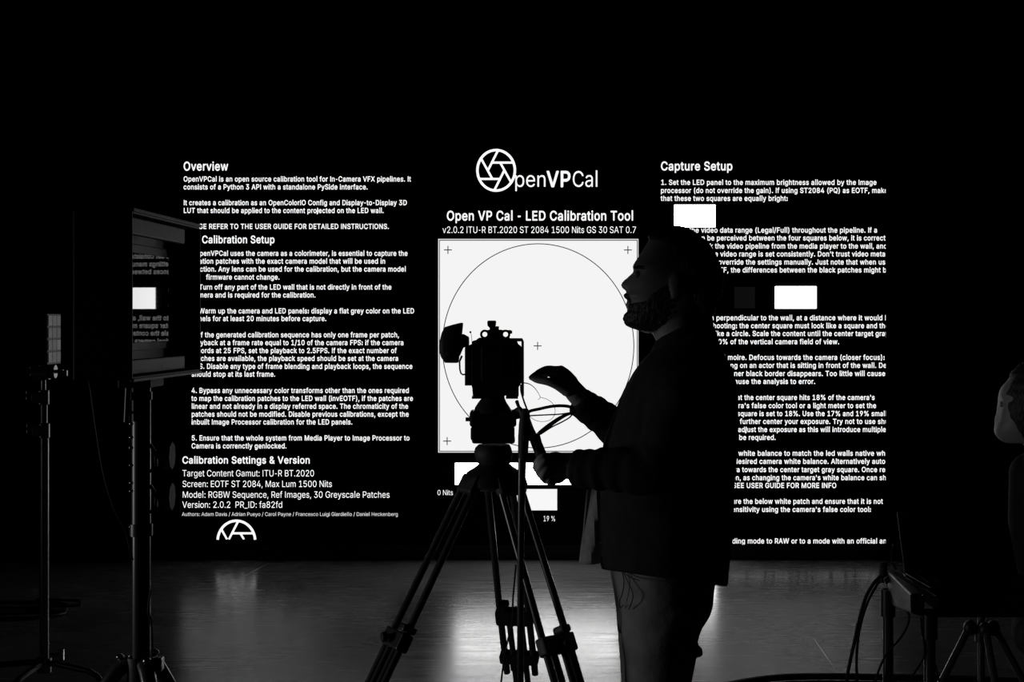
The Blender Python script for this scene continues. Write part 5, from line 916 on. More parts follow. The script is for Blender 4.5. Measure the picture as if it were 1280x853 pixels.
kk = B(); kk.cyl(c + Vector((-.03, 0, 0)), c + Vector((-.045, 0, 0)), 0.008); kk.box(c + Vector((-.052, 0, 0)), (0.018, 0.016, 0.036)); kk.build('lock_knob', 'rubber', hdo, bevel=0.003)
kk = B(); kk.cyl(c + Vector((.05, 0, 0)), c + Vector((.08, 0, 0)), 0.007); kk.box(c + Vector((.085, 0, -0.006)), (0.02, 0.012, 0.02)); kk.build('side_spigot', 'dull_steel', hdo)
for k in range(8):
    a = k * math.pi / 4
    B().ball(c + Vector((.0, -0.0 + 0.031 * math.cos(a), 0.031 * math.sin(a))), 0.0035, 8, 6).build('head_bolt', 'chrome', hdo) if math.cos(a) < 0.5 else None
zr = zg(829)
B().cyl((gx, GY, zr - 0.035), (gx, GY, zr + 0.02), 0.026, n=20).build('leg_crown', 'dull_steel', gs_)
kk = B(); kk.cyl((gx + .025, GY, zr + .03), (gx + .06, GY, zr + .03), 0.006); kk.box((gx + .065, GY, zr + .03), (0.016, 0.014, 0.04)); kk.build('lock_knob', 'chrome', gs_)
for a in (176, 340, 262):
    a = math.radians(a); dvv = Vector((math.cos(a), math.sin(a), 0)); c = Vector((gx, GY, zr))
    lo = B().tube([c + dvv * .02, c + dvv * .06, c + dvv * 0.20 + Vector((0, 0, -.014)), c + dvv * 0.235 + Vector((0, 0, -.03)), c + dvv * 0.27 + Vector((0, 0, -.07)), c + dvv * 0.40 + Vector((0, 0, -zr + .01))], 0.0115, 12).build('leg', 'tube', gs_)
    B().ball(c + dvv * 0.40 + Vector((0, 0, -zr + .012)), (0.018, 0.018, 0.012)).build('rubber_foot', 'rubber', lo)
# the chart, seen nearly edge on
ca = math.radians(90)
cu = Vector((math.cos(ca), math.sin(ca), 0)); cn = Vector((math.sin(ca), -math.cos(ca), 0))
cc = R(66.5, 424, GY - 0.03)
ch = thing('grey_chart', cc - Vector((0, 0, 0.093)), 'small four-row grey patch chart clipped upright above the grip stand head', 'chart')
rot = Matrix((cu, cn, Vector((0, 0, 1)))).transposed()
B().box(cc, (0.155, 0.006, 0.186), rot).build('backing_board', 'chart_dark', ch, smooth=False, bevel=0.001)
for r_ in range(4):
    for q in range(3):
        B().box(cc + cu * ((q - 1) * 0.048) + cn * 0.0042 + Vector((0, 0, 0.068 - r_ * 0.045)), (0.043, 0.003, 0.037), rot).build('grey_chip', 'chip%d' % ((r_ * 2 + q * 1 + (r_ % 2)) % 6), ch, smooth=False)
# coil of cable on the floor behind the stand
b = []
for k in range(150):
    t = k / 149; a = t * 2 * math.pi * 3.2
    rx = 0.34 - 0.05 * math.sin(3 * t + 1) + 0.02 * math.sin(7 * t); ry = 0.11 + 0.05 * math.sin(5 * t)
    b.append(Vector((-2.70 + rx * math.cos(a), 7.6 + ry * math.sin(a) + 0.06 * t, 0.009 + 0.017 * int(t * 3.2) * (1 if abs(math.sin(a)) < 2 else 0))))
tag(B().tube(b, 0.008, 8).build('coiled_cable', 'cable'), 'loosely coiled black cable lying on the floor at the left edge', 'cable')

# ------------------------------------------------------------------ small equipment table (right)
ZT = 0.775
tb = thing('equipment_table', (1.40, 4.28, 0), 'small black table with round legs at the right edge, laptop on top', 'table')
B().box((1.4425, 4.29, ZT - 0.022), (0.435, 0.36, 0.044)).build('tabletop', 'black_plastic', tb, smooth=False, bevel=0.004)
ap = B().box((1.4425, 4.10, ZT - 0.030), (0.435, 0.02, 0.058)); ap.build('front_rail', 'black_metal', tb, smooth=False)
for x, y, r_ in ((R(1110, 800, 4.45).x, 4.45, 0.0165), (R(1162, 800, 4.13).x, 4.13, 0.0165), (1.64, 4.45, 0.0165), (1.64, 4.13, 0.0165)):
    lo = B().cyl((x, y, 0.0), (x, y, ZT - 0.046), r_, n=18).build('leg', 'tube', tb)
    B().cyl((x, y, ZT - 0.13), (x, y, ZT - 0.046), r_ + 0.006, n=18).build('leg_collar', 'black_metal', lo)
b = B()
for p, q in ((R(1112, 724, 4.42), R(1150, 747, 4.10)),):
    pass
p0 = [R(1107, 712, 4.45), R(1127, 716, 4.44), R(1126, 758, 4.44), R(1112, 757, 4.45)]
p1 = [R(1138, 743, 4.07), R(1157, 742.5, 4.07), R(1155, 772, 4.07), R(1139, 767, 4.07)]
bd = B(); bd.hexa([p0[3], p0[2], p1[2], p1[3], p0[0], p0[1], p1[1], p1[0]])
pbx = thing('power_box', (p0[3] + p1[2]) / 2, 'long black power box with steel ends clamped along the left table edge', 'power box')
bd.build('casing', 'black_plastic', pbx, smooth=False, bevel=0.005)
e1 = B(); e1.prism([R(1143, 752, 4.06), R(1154, 744, 4.06), R(1156, 752, 4.06), R(1146, 761, 4.06)], (0, 0.006, 0)); e1.build('end_plate', 'dull_steel', pbx, smooth=False)
e2 = B(); e2.prism([R(1105, 725, 4.41), R(1111, 720, 4.41), R(1114, 726, 4.41), R(1108, 732, 4.41)], (0, 0.012, 0)); e2.build('end_clip', 'dull_steel', pbx, smooth=False)
kn = B(); kn.cyl(R(1104, 709, 4.46), R(1104, 728, 4.46), 0.012); kn.ball(R(1104.5, 706.5, 4.46), (0.014, 0.014, 0.008)); kn.build('clamp_screw', 'rubber', pbx)
# laptop
lt = thing('laptop', R(1195, 715, 4.36), 'dark open laptop standing on the small table at the right edge', 'laptop')
hz0 = ZT + 0.001
a0 = R(1131.5, 715, 4.40); a1 = R(1273, 715, 4.40); t0 = R(1121.5, 641, 4.47); t1 = R(1258, 641, 4.47)
nrm = Vector((0, 0.008, 0.001))
for p in (a0, a1): p.z = hz0 + 0.006
ld = B().prism([a0, a1, t1, t0], nrm).build('screen_lid', 'laptop', lt, smooth=False, bevel=0.002)
B().prism([a0 + (t0 - a0) * .08 + (a1 - a0) * .03 + Vector((0, -.001, 0)), a1 + (t1 - a1) * .08 - (a1 - a0) * .03 + Vector((0, -.001, 0)), t1 + (a1 - t1) * .05 - (a1 - a0) * .03 + Vector((0, -.001, 0)), t0 + (a0 - t0) * .05 + (a1 - a0) * .03 + Vector((0, -.001, 0))], (0, .0008, 0)).build('display', 'glass', ld, smooth=False)
k0 = R(1163, 736, 4.16); k1 = k0 + (a1 - a0)
k0.z = k1.z = hz0
c0 = a0.copy(); c1 = a1.copy(); c0.z = c1.z = hz0
up = Vector((0, 0, 0.013))
bs = B().hexa([k0, k1, c1, c0, k0 + up, k1 + up, c1 + up, c0 + up]).build('keyboard_base', 'laptop', lt, smooth=False, bevel=0.002)
kbd = B()
for r_ in range(5):
    for q in range(13):
        e = k0 + up + (c0 - k0) * (0.40 + r_ * 0.11) + (k1 - k0) * (0.06 + q * 0.068)
        kbd.box(e + Vector((0.01, 0, 0.001)), (0.018, 0.017, 0.002))
kbd.build('keyboard', 'black_plastic', bs, smooth=False)
b = B(); b.tube([R(1116.5, 684, 4.44), R(1114, 690, 4.44), R(1115, 705, 4.44), R(1120, 712, 4.42)], 0.003, 8); b.ball(R(1117, 682.5, 4.44), 0.005)
tag(b.build('gooseneck_lamp', 'black_metal'), 'tiny bent black stalk standing at the left corner of the table', 'stalk')
cabs('table_cable', [(1102, 720), (1092, 730), (1082, 748), (1074, 775), (1068, 803), (1061, 835), (1057, 860), (1052, 900), (1046, 935)], 0.0055, 'outer black cable arching off the left end of the power box', 4.44)
cabs('table_cable', [(1103, 722), (1094, 735), (1083, 757), (1075, 785), (1071, 815), (1071, 850), (1072, 900), (1074, 930)], 0.0045, 'inner black cable arching beside the outer one off the power box', 4.46)
cabs('table_cable', [(1126, 752), (1133, 763), (1136.5, 770), (1134, 783), (1124, 800), (1110, 815), (1101, 832), (1094, 853), (1088, 880), (1084, 920)], 0.0035, 'thin black cable curling down beside the far left table leg', 4.43)
cabs('table_cable', [(1151, 772), (1152.5, 790), (1156, 812), (1153, 826), (1144, 840), (1137, 853), (1130, 880), (1128, 920)], 0.0030, 'thin black cable hanging from the near end of the power box', 4.12)
cabs('table_cable', [(1169, 830), (1171, 840), (1174, 853), (1177, 880), (1178, 920)], 0.0030, 'short black cable dropping on the right of the near left table leg', 4.2)
def fl(px, py, up_=0.016):
    y = (H - up_) * F / (py - HZ); return Vector(((px - 640) / F * y, y, up_))
cable('floor_cable', [fl(880, 864), fl(930, 853), fl(975, 847.5), fl(1030, 846), (fl(1100, 847)), fl(1180, 848.5), fl(1250, 851), fl(1330, 856)], 0.015, 'thick black cable lying across the floor under the small table')
# light tripod behind the table
LY = 5.0
lh = R(1226.5, 785, LY)
lt_ = thing('light_tripod', (lh.x, LY, 0), 'small black tripod standing on the floor behind the little table', 'tripod')
B().tube([(lh.x, LY, 0.66), (lh.x, LY, lh.z), (lh.x, LY, 0.22)], [0.012, 0.0125, 0.012], 14).build('column', 'tube', lt_)
B().box((lh.x, LY, 0.67), (0.07, 0.07, 0.03)).build('head_plate', 'black_metal', lt_, smooth=False, bevel=0.004)
B().cyl((lh.x, LY, lh.z - 0.05), (lh.x, LY, lh.z + 0.012), 0.022, n=18).build('shoulder', 'black_plastic', lt_)
B().ball((lh.x, LY, 0.215), (0.016, 0.016, 0.012)).build('column_cap', 'rubber', lt_)
for a in (186, -14, 272, ):
    a = math.radians(a); dvv = Vector((math.cos(a), math.sin(a), 0)); c = Vector((lh.x, LY, lh.z))
    tn = Vector((-dvv.y, dvv.x, 0))
    B_ = B(); p = c + dvv * 0.045; q = c + dvv * 0.30 + Vector((0, 0, -lh.z + 0.012)); m_ = p + (q - p) * 0.5
    B_.tube([p, m_], 0.0125, 12); B_.tube([m_, q], 0.009, 12)
    lo = B_.build('leg', 'tube', lt_)
    kb = B(); kb.ball(c + dvv * 0.040, (0.024, 0.022, 0.028)); kb.build('leg_hinge', 'black_plastic', lo)
    B().ball(q, (0.014, 0.014, 0.012)).build('rubber_foot', 'rubber', lo)

# ------------------------------------------------------------------ people
class Figure:
    """places picture points on planes square to the line of sight to a person"""
    def __init__(s, px, y):
        s.O = Vector(((px - 640) / F * y, y, 0)); s.v = Vector((s.O.x, s.O.y, 0)).normalized()
        s.e = Vector((s.v.y, -s.v.x, 0)); s.px = px; s.y = y
    def P(s, px, py, lat=0.0):
        r = Vector(((px - 640) / F, 1.0, -(py - HZ) / F)); t = (s.O.dot(s.v) + lat) / (r.x * s.v.x + r.y * s.v.y)
        return Vector((r.x * t, r.y * t, H + r.z * t))
    def m(s, px): return px * s.y / F
    def rings(s, table, n=48, pw=1.0, lat0=0.0, fn=None):
        """table rows: front row, front col, back row, back col, half width"""
        out = []
        for row in table:
            pf, fx, pb, bx, hw = row[:5]; l0 = row[5] if len(row) > 5 else lat0
            g = []
            for k in range(n):
                a = 2 * math.pi * k / n; ca, sa = math.cos(a), math.sin(a)
                ca = math.copysign(abs(ca) ** pw, ca); sa = math.copysign(abs(sa) ** pw, sa)
                px = (fx + bx) / 2 - (bx - fx) / 2 * ca; py = (pf + pb) / 2 + (pf - pb) / 2 * ca
                lat = l0 + hw * sa
                p = s.P(px, py, lat)
                if fn: p = fn(p, px, py, lat)
                g.append(p)
            out.append(g)
        return out

def interp(tab, x):
    if x <= tab[0][0]: return tab[0][1:]
    for a, b2 in zip(tab, tab[1:]):
        if x <= b2[0]:
            t = (x - a[0]) / (b2[0] - a[0]); return tuple(p + (q - p) * t for p, q in zip(a[1:], b2[1:]))
    return tab[-1][1:]

def build_head(fg, b, face, skull, nose, row0, row1, step=1.4, widths=None, n=72):
    """face: (row, front col) of the profile without the nose ; skull: (row, back col) ; nose: (row, extra columns)
       widths: (row, half width in metres)"""
    rows = []; r = row0
    while r <= row1 + 1e-6:
        fx = interp(face, r)[0]; bx = interp(skull, r)[0]; hw = interp(widths, r)[0]; nx = interp(nose, r)[0]
        g = []
        for k in range(n):
            a = 2 * math.pi * k / n; ca, sa = math.cos(a), math.sin(a)
            pw = 0.86
            c2 = math.copysign(abs(ca) ** pw, ca); s2 = math.copysign(abs(sa) ** pw, sa)
            lat = hw * s2
            px = (fx + bx) / 2 - (bx - fx) / 2 * c2
            if ca > 0:
                px -= nx * math.exp(-(lat / 0.0125) ** 2)
                # eye sockets
                er = interp(EYE, r)[0]
                px += er * (math.exp(-((abs(lat) - 0.032) / 0.016) ** 2))
            g.append(fg.P(px, r, lat))
        rows.append(g); r += step
    b.loft(rows)

# ---- the operator
A = Figure(838, 3.52)
op = thing('person', (A.O.x, A.O.y, 0), 'bearded man in dark jacket, in profile, working at the camera with both hands', 'person')
EYE = [(280, 0), (334, 0), (339, 2.2), (343, 3.8), (348, 2.4), (355, 0.4), (420, 0)]
body = B()
face = [(283.6, 832), (285, 826), (288, 819), (293, 814.5), (300, 811), (306, 807.5), (312, 803.6), (318, 800.2), (326, 794.8), (331, 791.6), (334.6, 790.6), (337, 791.6), (340, 792.4), (346, 791), (352, 788.5), (358, 787), (362, 785.6), (364, 785), (366.5, 782.6), (369, 781), (372, 781.6), (375.5, 784.2), (377, 784.4), (379, 782.6), (382, 781.9), (384.6, 783), (387.6, 785.2), (390, 784.4), (394, 781.8), (399, 780.6), (404, 781.4), (407.5, 784.4), (410, 789.5), (412.5, 796), (415, 803), (418, 812)]
skull = [(283.6, 846), (286, 858), (290, 867), (294, 873), (302, 882), (311, 888.5), (322, 895), (332, 898.5), (346, 900), (360, 899), (370, 896), (382, 889), (392, 882), (402, 878), (410, 876), (418, 874)]
nose = [(338, 0), (341, 1.2), (345, 5.2), (350, 9), (354, 11.4), (356.5, 12), (359, 10.4), (362, 6.2), (364, 2), (366, 0), (420, 0)]
wid = [(283.6, 0.014), (285, 0.030), (288, 0.043), (294, 0.057), (302, 0.067), (314, 0.074), (330, 0.077), (345, 0.077), (360, 0.074), (375, 0.068), (390, 0.062), (400, 0.055), (408, 0.045), (413, 0.036), (418, 0.03)]
build_head(A, body, face, skull, nose, 283.6, 417, widths=wid)
for s_ in (-1, 1):     # ears
    body.ball(A.P(846, 357, s_ * 0.079), (0.017, 0.010, 0.031)); body.ball(A.P(848, 352, s_ * 0.084), (0.013, 0.006, 0.018)); body.ball(A.P(843, 368, s_ * 0.079), (0.009, 0.007, 0.011))
# neck and trunk
body.loft(A.rings([(400, 808, 384, 886, 0.055), (412, 813, 396, 884, 0.056), (422, 818, 404, 884, 0.056), (434, 824, 412, 886, 0.058), (448, 822, 424, 888, 0.08), (462, 816, 444, 890, 0.12), (490, 806, 486, 905, 0.15), (560, 790, 560, 903, 0.155), (640, 788, 640, 900, 0.155), (700, 778, 700, 895, 0.165), (760, 780, 756, 886, 0.165), (785, 782, 780, 878, 0.16)], 40))
for s_, fx, bx in ((-1, 788, 866), (1, 774, 852)):
    body.limb([A.P((fx + bx) / 2, 770, s_ * .085), A.P((fx + bx) / 2, 850, s_ * .095), A.P((fx + bx) / 2 - 2, 945, s_ * .10), A.P((fx + bx) / 2 + 6, 1060, s_ * .10), A.P((fx + bx) / 2 + 4, 1150, s_ * .10)], [.075, .07, .052, .05, .036])
    body.limb([A.P((fx + bx) / 2 + 10, 1172, s_ * .10), A.P((fx + bx) / 2 - 60, 1182, s_ * .115)], [.034, .028])
# near arm and the hand closed on the pan handle
SN = A.P(850, 464, -.18); EN = A.P(815, 588, -.24); WN = A.P(712, 585, -.205)
body.limb([A.P(858, 482, -.10), A.P(850, 514, -.180), A.P(832, 556, -.215), EN], [.035, .042, .040, .040]); body.limb([EN, A.P(760, 587, -.225), WN], [.043, .038, .029])
body.limb([A.P(722, 584, -.207), A.P(706, 582.5, -.205), A.P(694, 581, -.203)], [.027, .029, .031], n=16)
body.limb([A.P(704, 588, -.196), A.P(697, 595, -.19), A.P(693, 598, -.186)], [.020, .020, .015])
hand_n = [   # knuckle, middle joint, end joint, tip
    [(689, 573, -.215), (678, 572.5, -.226), (670.5, 581, -.222), (671, 587.5, -.196)],
    [(691, 577.5, -.219), (681, 578.5, -.234), (673.5, 588, -.230), (676, 595, -.203)],
    [(694, 582.5, -.219), (685, 585, -.234), (678.5, 595, -.230), (682, 601.5, -.205)],
    [(698, 587.5, -.215), (691, 590.5, -.227), (686, 599.5, -.223), (690, 604.5, -.203)]]
for i, q in enumerate(hand_n):
    body.limb([A.P(*p) for p in q], [.0105, .0100, .0092, .0078] if i < 3 else [.0092, .0088, .008, .007], n=12, sub=4)
    body.limb([A.P(704, 582, -.208), A.P(*q[0])], [.018, .0115], n=12)
body.limb([A.P(702, 584, -.178), A.P(693, 576.5, -.166), A.P(683, 576, -.164), A.P(676, 581, -.170)], [.015, .0125, .0105, .008], n=12)
# far arm, hand pinched towards the camera
SF = A.P(850, 464, .18); EF = A.P(790, 549, .27); WF = A.P(719, 492, .19)
body.limb([A.P(858, 482, .10), A.P(845, 510, .185), A.P(815, 536, .24), EF], [.035, .042, .040, .038]); body.limb([EF, A.P(752, 520, .235), WF], [.042, .035, .0265])
body.limb([A.P(726, 497, .195), A.P(716, 487, .19), A.P(707, 477, .185)], [.026, .0265, .027], n=16)
for p, q in (((712, 482, .176), (690, 467, .172)), ((712, 480, .180), (697, 463, .180)), ((713, 478, .192), (701, 462.5, .194)), ((713, 480, .204), (702, 464.5, .207))):
    body.limb([A.P(*p), A.P((p[0] + q[0]) / 2, (p[1] + q[1]) / 2 - .6, (p[2] + q[2]) / 2), A.P(*q)], [.021, .018, .0125], n=14)
for q, r0 in (([(691, 465.5, .170), (682, 463.6, .162), (672.5, 467.0, .160), (663.8, 472.2, .163)], .0100),
              ([(697, 463.6, .180), (685, 461.8, .180), (674, 465.8, .178), (664.6, 472.8, .174)], .0104),
              ([(701, 463.5, .194), (689, 462.2, .197), (677, 466.4, .194), (667.0, 474.0, .188)], .0100),
              ([(702, 466, .207), (693, 465.0, .212), (682, 469.0, .210), (672, 476.0, .204)], .0088)):
    body.limb([A.P(*p) for p in q], [r0 * 1.1, r0, r0 * .9, r0 * .72], n=12, sub=4)
body.limb([A.P(709, 487, .172), A.P(696, 480.5, .158), A.P(684, 477.0, .151), A.P(672.5, 475.6, .154), A.P(666.5, 474.0, .158)], [.020, .0145, .0112, .009, .0068], n=12, sub=4)
bo = body.build('body', 'skin', op, remesh=0.0032, relax=3)
for s_ in (-1, 1):
    B().ball(A.P(798.5, 343.6, s_ * .031), 0.0115).build('eye', 'eye', op)
# beard, brows, moustache and hair
hair = B()
hface = [(282.2, 832), (284, 825), (287, 818.5), (291, 813.5), (296, 810.6), (300, 811.4), (305, 816), (312, 824), (322, 830), (334, 836), (346, 841), (358, 846), (372, 856), (392, 868), (402, 872)]
hskull = [(282.2, 848), (284.2, 857), (287, 864.5), (291, 871), (295, 876), (302, 884), (311, 890.8), (322, 897), (332, 901), (346, 904.2), (358, 904), (369, 902), (376, 897.6), (382.5, 893.6), (388, 895.6), (393, 893.6), (399, 887), (403, 880)]
hw = [(282.2, 0.012), (284, 0.030), (287, 0.047), (294, 0.063), (302, 0.073), (314, 0.081), (330, 0.0835), (345, 0.082), (360, 0.078), (375, 0.066), (390, 0.05), (402, 0.03)]
rr = []; r = 282.2
while r <= 402:
    f_, bk, w_ = interp(hface, r)[0], interp(hskull, r)[0], interp(hw, r)[0]
    g = []
    for k in range(72):
        a = 2 * math.pi * k / 72; ca, sa = math.cos(a), math.sin(a)
        c2 = math.copysign(abs(ca) ** .86, ca); s2 = math.copysign(abs(sa) ** .86, sa)
        p = A.P((f_ + bk) / 2 - (bk - f_) / 2 * c2, r, w_ * s2)
        nz_ = noise.noise(p * 60) * 0.0022 + noise.noise(p * 25 + Vector((3, 1, 7))) * 0.0022
        c_ = A.P((f_ + bk) / 2, r, 0); d_ = (p - c_); d_.z = 0
        if d_.length > 1e-5: p = p + d_.normalized() * nz_
        g.append(p)
    rr.append(g); r += 1.5
hair.loft(rr)
hair.build('hair', 'hair', op)
random.seed(3)
def shell(name, a0, a1, top, bot, off, rough, nu=46, nv=16):
    """a thin layer of hair lying on the head between two angles (0 = straight ahead)"""
    g = [[], []]
    for i in range(nu + 1):
        a = math.radians(a0 + (a1 - a0) * i / nu)
        for j in range(nv + 1):
            r0, r1 = top(math.degrees(a)), bot(math.degrees(a)); row = r0 + (r1 - r0) * j / nv
            f_ = interp(face, row)[0]; bx_ = interp(skull, row)[0]; w_ = interp(wid, row)[0]
            c2 = math.copysign(abs(math.cos(a)) ** .86, math.cos(a)); s2 = math.copysign(abs(math.sin(a)) ** .86, math.sin(a))
            for q, e in ((0, off), (1, -0.004)):
                lat = (w_ + e) * s2; px = (f_ + bx_) / 2 - ((bx_ - f_) / 2 + e / A.m(1)) * c2
                if math.cos(a) > 0: px -= interp(nose, row)[0] * math.exp(-(lat / .0125) ** 2)
                p = A.P(px, row, lat)
                edge = min(1.0, 4 * min(j, nv - j) / nv, 4 * min(i, nu - i) / nu)
                if q == 0:
                    k = (1 - edge) * -off * 0.9 + rough * noise.noise(p * 130)
                    n_ = (p - A.P((f_ + bx_) / 2, row, 0)); n_.z = 0
                    if n_.length > 1e-5: p = p + n_.normalized() * k
                g[q].append(p)
    n = (nu + 1) * (nv + 1); fs = []
    for i in range(nu):
        for j in range(nv):
            k = i * (nv + 1) + j; f = (k, k + nv + 1, k + nv + 2, k + 1); fs.append(f); fs.append(tuple(x + n for x in reversed(f)))
    bo_ = [i * (nv + 1) for i in range(nu + 1)] + [nu * (nv + 1) + j for j in range(1, nv + 1)] + [i * (nv + 1) + nv for i in range(nu - 1, -1, -1)] + [j for j in range(nv - 1, 0, -1)]
    for x, y in zip(bo_, bo_[1:] + bo_[:1]): fs.append((x, y, y + n, x + n))
    return B().add(g[0] + g[1], fs).build(name, 'hair', op)
def btop(a):
    a = abs(a)
    return interp([(0, 388), (14, 387), (24, 380), (40, 379), (58, 377), (74, 362), (92, 350), (120, 350)], a)[0]
shell('beard', -98, 98, btop, lambda a: 414.5, 0.003, 0.003, 60, 22)
shell('moustache', -26, 26, lambda a: 366.2 + abs(a) * .10, lambda a: 373.0 + abs(a) * .26, 0.0028, 0.002, 24, 8)
for s_ in (-1, 1):
    shell('eyebrow', s_ * 14 if s_ > 0 else -46, s_ * 46 if s_ > 0 else -14, lambda a: 331.5 + abs(abs(a) - 32) * .09, lambda a: 336.0 + abs(abs(a) - 32) * .05, 0.0026, 0.001, 14, 6)

# jacket: trunk and two sleeves fused into one garment
def folds(p, px, py, lat):
    k = 0.005
    n_ = noise.noise(Vector((p.x * 9, p.y * 9, p.z * 5))) * k * 1.6 + noise.noise(Vector((p.x * 24, p.y * 24, p.z * 11)) + Vector((5, 2, 1))) * k
    c = A.O.copy(); d = Vector((p.x - c.x, p.y - c.y, 0))
    return p + d.normalized() * n_ * (1.0 if abs(lat) > 0.07 else 0.5)
tab = [(436, 820, 400, 884, .058), (440, 813, 404, 889, .072), (446, 806, 416, 894, .108), (455, 799, 436, 899, .160), (466, 792, 455, 911, .200), (489, 780, 484, 921, .222), (514, 770, 527, 924, .222), (556, 754, 569, 923, .212), (611, 750, 611, 917.5, .208), (660, 750, 674, 915.5, .208), (700, 751, 716, 911, .208), (712, 752, 734, 909.5, .205)]
fine = []
for a_, b_ in zip(tab, tab[1:]):
    for q in range(4): fine.append(tuple(x + (y - x) * q / 4 for x, y in zip(a_, b_)))
fine.append(tab[-1])
jk = B(); jk.loft(A.rings(fine, 72, .88, fn=folds))
def sleeve(b_, pts, rs, seed):
    P, q = spline(pts, rs, 10); rings = []; n = 28; ref = None
    for i, p in enumerate(P):
        t = (P[min(i + 1, len(P) - 1)] - P[max(i - 1, 0)]).normalized()
        if ref is None: ref = (Vector((0, 1, 0)) - t * t.y).normalized()
        else: ref = (ref - t * ref.dot(t)).normalized()
        w = t.cross(ref); g = []
        for k in range(n):
            a = 2 * math.pi * k / n; d = ref * math.cos(a) + w * math.sin(a)
            rad = q[i] + 0.004 * noise.noise(Vector((i * .45, math.cos(a) * .8, math.sin(a) * .8 + seed))) + 0.002 * math.sin(i * 1.15 + 2 * math.sin(a + seed))
            g.append(p + d * rad)
        rings.append(g)
    b_.loft(rings)
sleeve(jk, [A.P(858, 476, -.04), A.P(857, 482, -.13), A.P(848, 512, -.195), A.P(820, 582, -.235), A.P(772, 587, -.228), A.P(735, 586.5, -.215), A.P(715, 584.5, -.207)], [.05, .062, .070, .062, .052, .046, .0415], 1.0)
sleeve(jk, [A.P(858, 476, .04), A.P(857, 482, .13), A.P(842, 508, .20), A.P(792, 549, .265), A.P(757, 525, .235), A.P(735, 510, .205), A.P(722, 501, .192)], [.05, .062, .068, .056, .046, .042, .037], 4.0)
jo = jk.build('jacket', 'jacket', op, remesh=0.006, relax=2)
# turned collar
cl = B(); g = []
for rt, ex in ((446, 3.0), (438, 2.6), (430, 1.8), (424, 2.2), (424, 4.5), (434, 7.5), (445, 9.0)):
    g.append((rt, 820 - ex + (446 - rt) * .28, rt - 36 + (446 - rt) * .1, 886 + ex * .7, .060 + ex * .0022))
cl.loft(A.rings(g, 48), caps=False)
co = cl.build('collar', 'jacket', jo); sd = co.modifiers.new('cloth', 'SOLIDIFY'); sd.thickness = .004
# far front panel of the jacket hanging open, coloured pale for the light on it
fl_ = B(); g = []; nu, nv = 10, 16
for i in range(nu + 1):
    for j in range(nv + 1):
        u, v = i / nu, j / nv
        px = (733.5 - 8.0 * v) + u * (22 + 12 * v); py = 606 + v * (98 + 2 * math.sin(u * 5))
        p = A.P(px, py, .175 + .012 * math.sin(u * 7 + v * 2)); g.append(p)
fl_.add(g, [(i * (nv + 1) + j, (i + 1) * (nv + 1) + j, (i + 1) * (nv + 1) + j + 1, i * (nv + 1) + j + 1) for i in range(nu) for j in range(nv)])
fo = fl_.build('lit_jacket_front', 'flap', op); fo['label'] = 'far front of the jacket hanging open, light put into its grey'
sd = fo.modifiers.new('cloth', 'SOLIDIFY'); sd.thickness = .006
# trousers
tr_ = B()
tr_.loft(A.rings([(690, 762, 690, 900, .15), (716, 763, 716, 897, .17), (735, 766.5, 738, 893, .175), (760, 770, 758, 891.5, .178), (775, 771, 770, 888, .176), (792, 772, 786, 878, .16)], 48, .9))
for s_, dx in ((-1, 6), (1, 0)):
    T = [(758, 771 + dx, 756, 890 - (0 if s_ < 0 else 8), .085, s_ * .09), (780, 772 + dx, 780, 880 - (0 if s_ < 0 else 8), .088, s_ * .092), (806, 773.5 + dx, 806, 872 - (0 if s_ < 0 else 8), .088, s_ * .096), (830, 774.5 + dx, 830, 868 - (0 if s_ < 0 else 8), .086, s_ * .098), (853, 775.5 + dx, 853, 865 - (0 if s_ < 0 else 8), .084, s_ * .10),
         (900, 780 + dx, 900, 861 - (0 if s_ < 0 else 6), .08, s_ * .10), (960, 788 + dx, 960, 858, .074, s_ * .10), (1060, 798 + dx, 1060, 864, .068, s_ * .10), (1150, 796 + dx, 1150, 860, .066, s_ * .10), (1176, 794 + dx, 1178, 864, .070, s_ * .10)]
    ff = []
    for a_, b_ in zip(T, T[1:]):
        for q in range(4): ff.append(tuple(x + (y - x) * q / 4 for x, y in zip(a_, b_)))
    ff.append(T[-1])
    tr_.loft(A.rings(ff, 40, .9, fn=lambda p, px, py, lat: p + Vector((1, .3, 0)) * (noise.noise(Vector((p.x * 16, p.y * 16, p.z * 13))) * .006)))
tr_.ball(A.P(873, 815, -.12), (.011, .03, .012))
to = tr_.build('trousers', 'trousers', op, remesh=0.006, relax=2)
dc = B()
for pts in ([(778, 716), (780, 728), (778, 742), (774.5, 752), (775.5, 760), (779, 757)], [(780, 718), (786, 730), (791, 742), (790, 752), (786, 762)], [(779, 716), (788, 722), (799, 726)]):
    P, q = spline([A.P(a_, b_, -.135 + (a_ - 778) * -.0025) for a_, b_ in pts], .0012, 6); dc.tube(P, q, 8)
dc.build('drawstring', 'cable', to)
for s_, dx in ((-1, 6), (1, 0)):
    sh = B(); c = A.P(828 + dx, 1185, s_ * .10); fw = -A.e
    rings = []
    for t, hw_, hh in ((-.10, .020, .05), (-.085, .036, .065), (-.04, .040, .075), (.02, .042, .065), (.09, .047, .05), (.15, .046, .042), (.19, .034, .035), (.205, .012, .022)):
        g = []
        for k in range(24):
            a = 2 * math.pi * k / 24
            p = Vector((c.x, c.y, 0)) + fw * t + A.v * (hw_ * math.cos(a)); p.z = 0.002 + hh * (0.5 + 0.5 * math.sin(a)); g.append(p)
        rings.append(g)
    sh.loft(rings); sh.build('shoe', 'shoe', op)

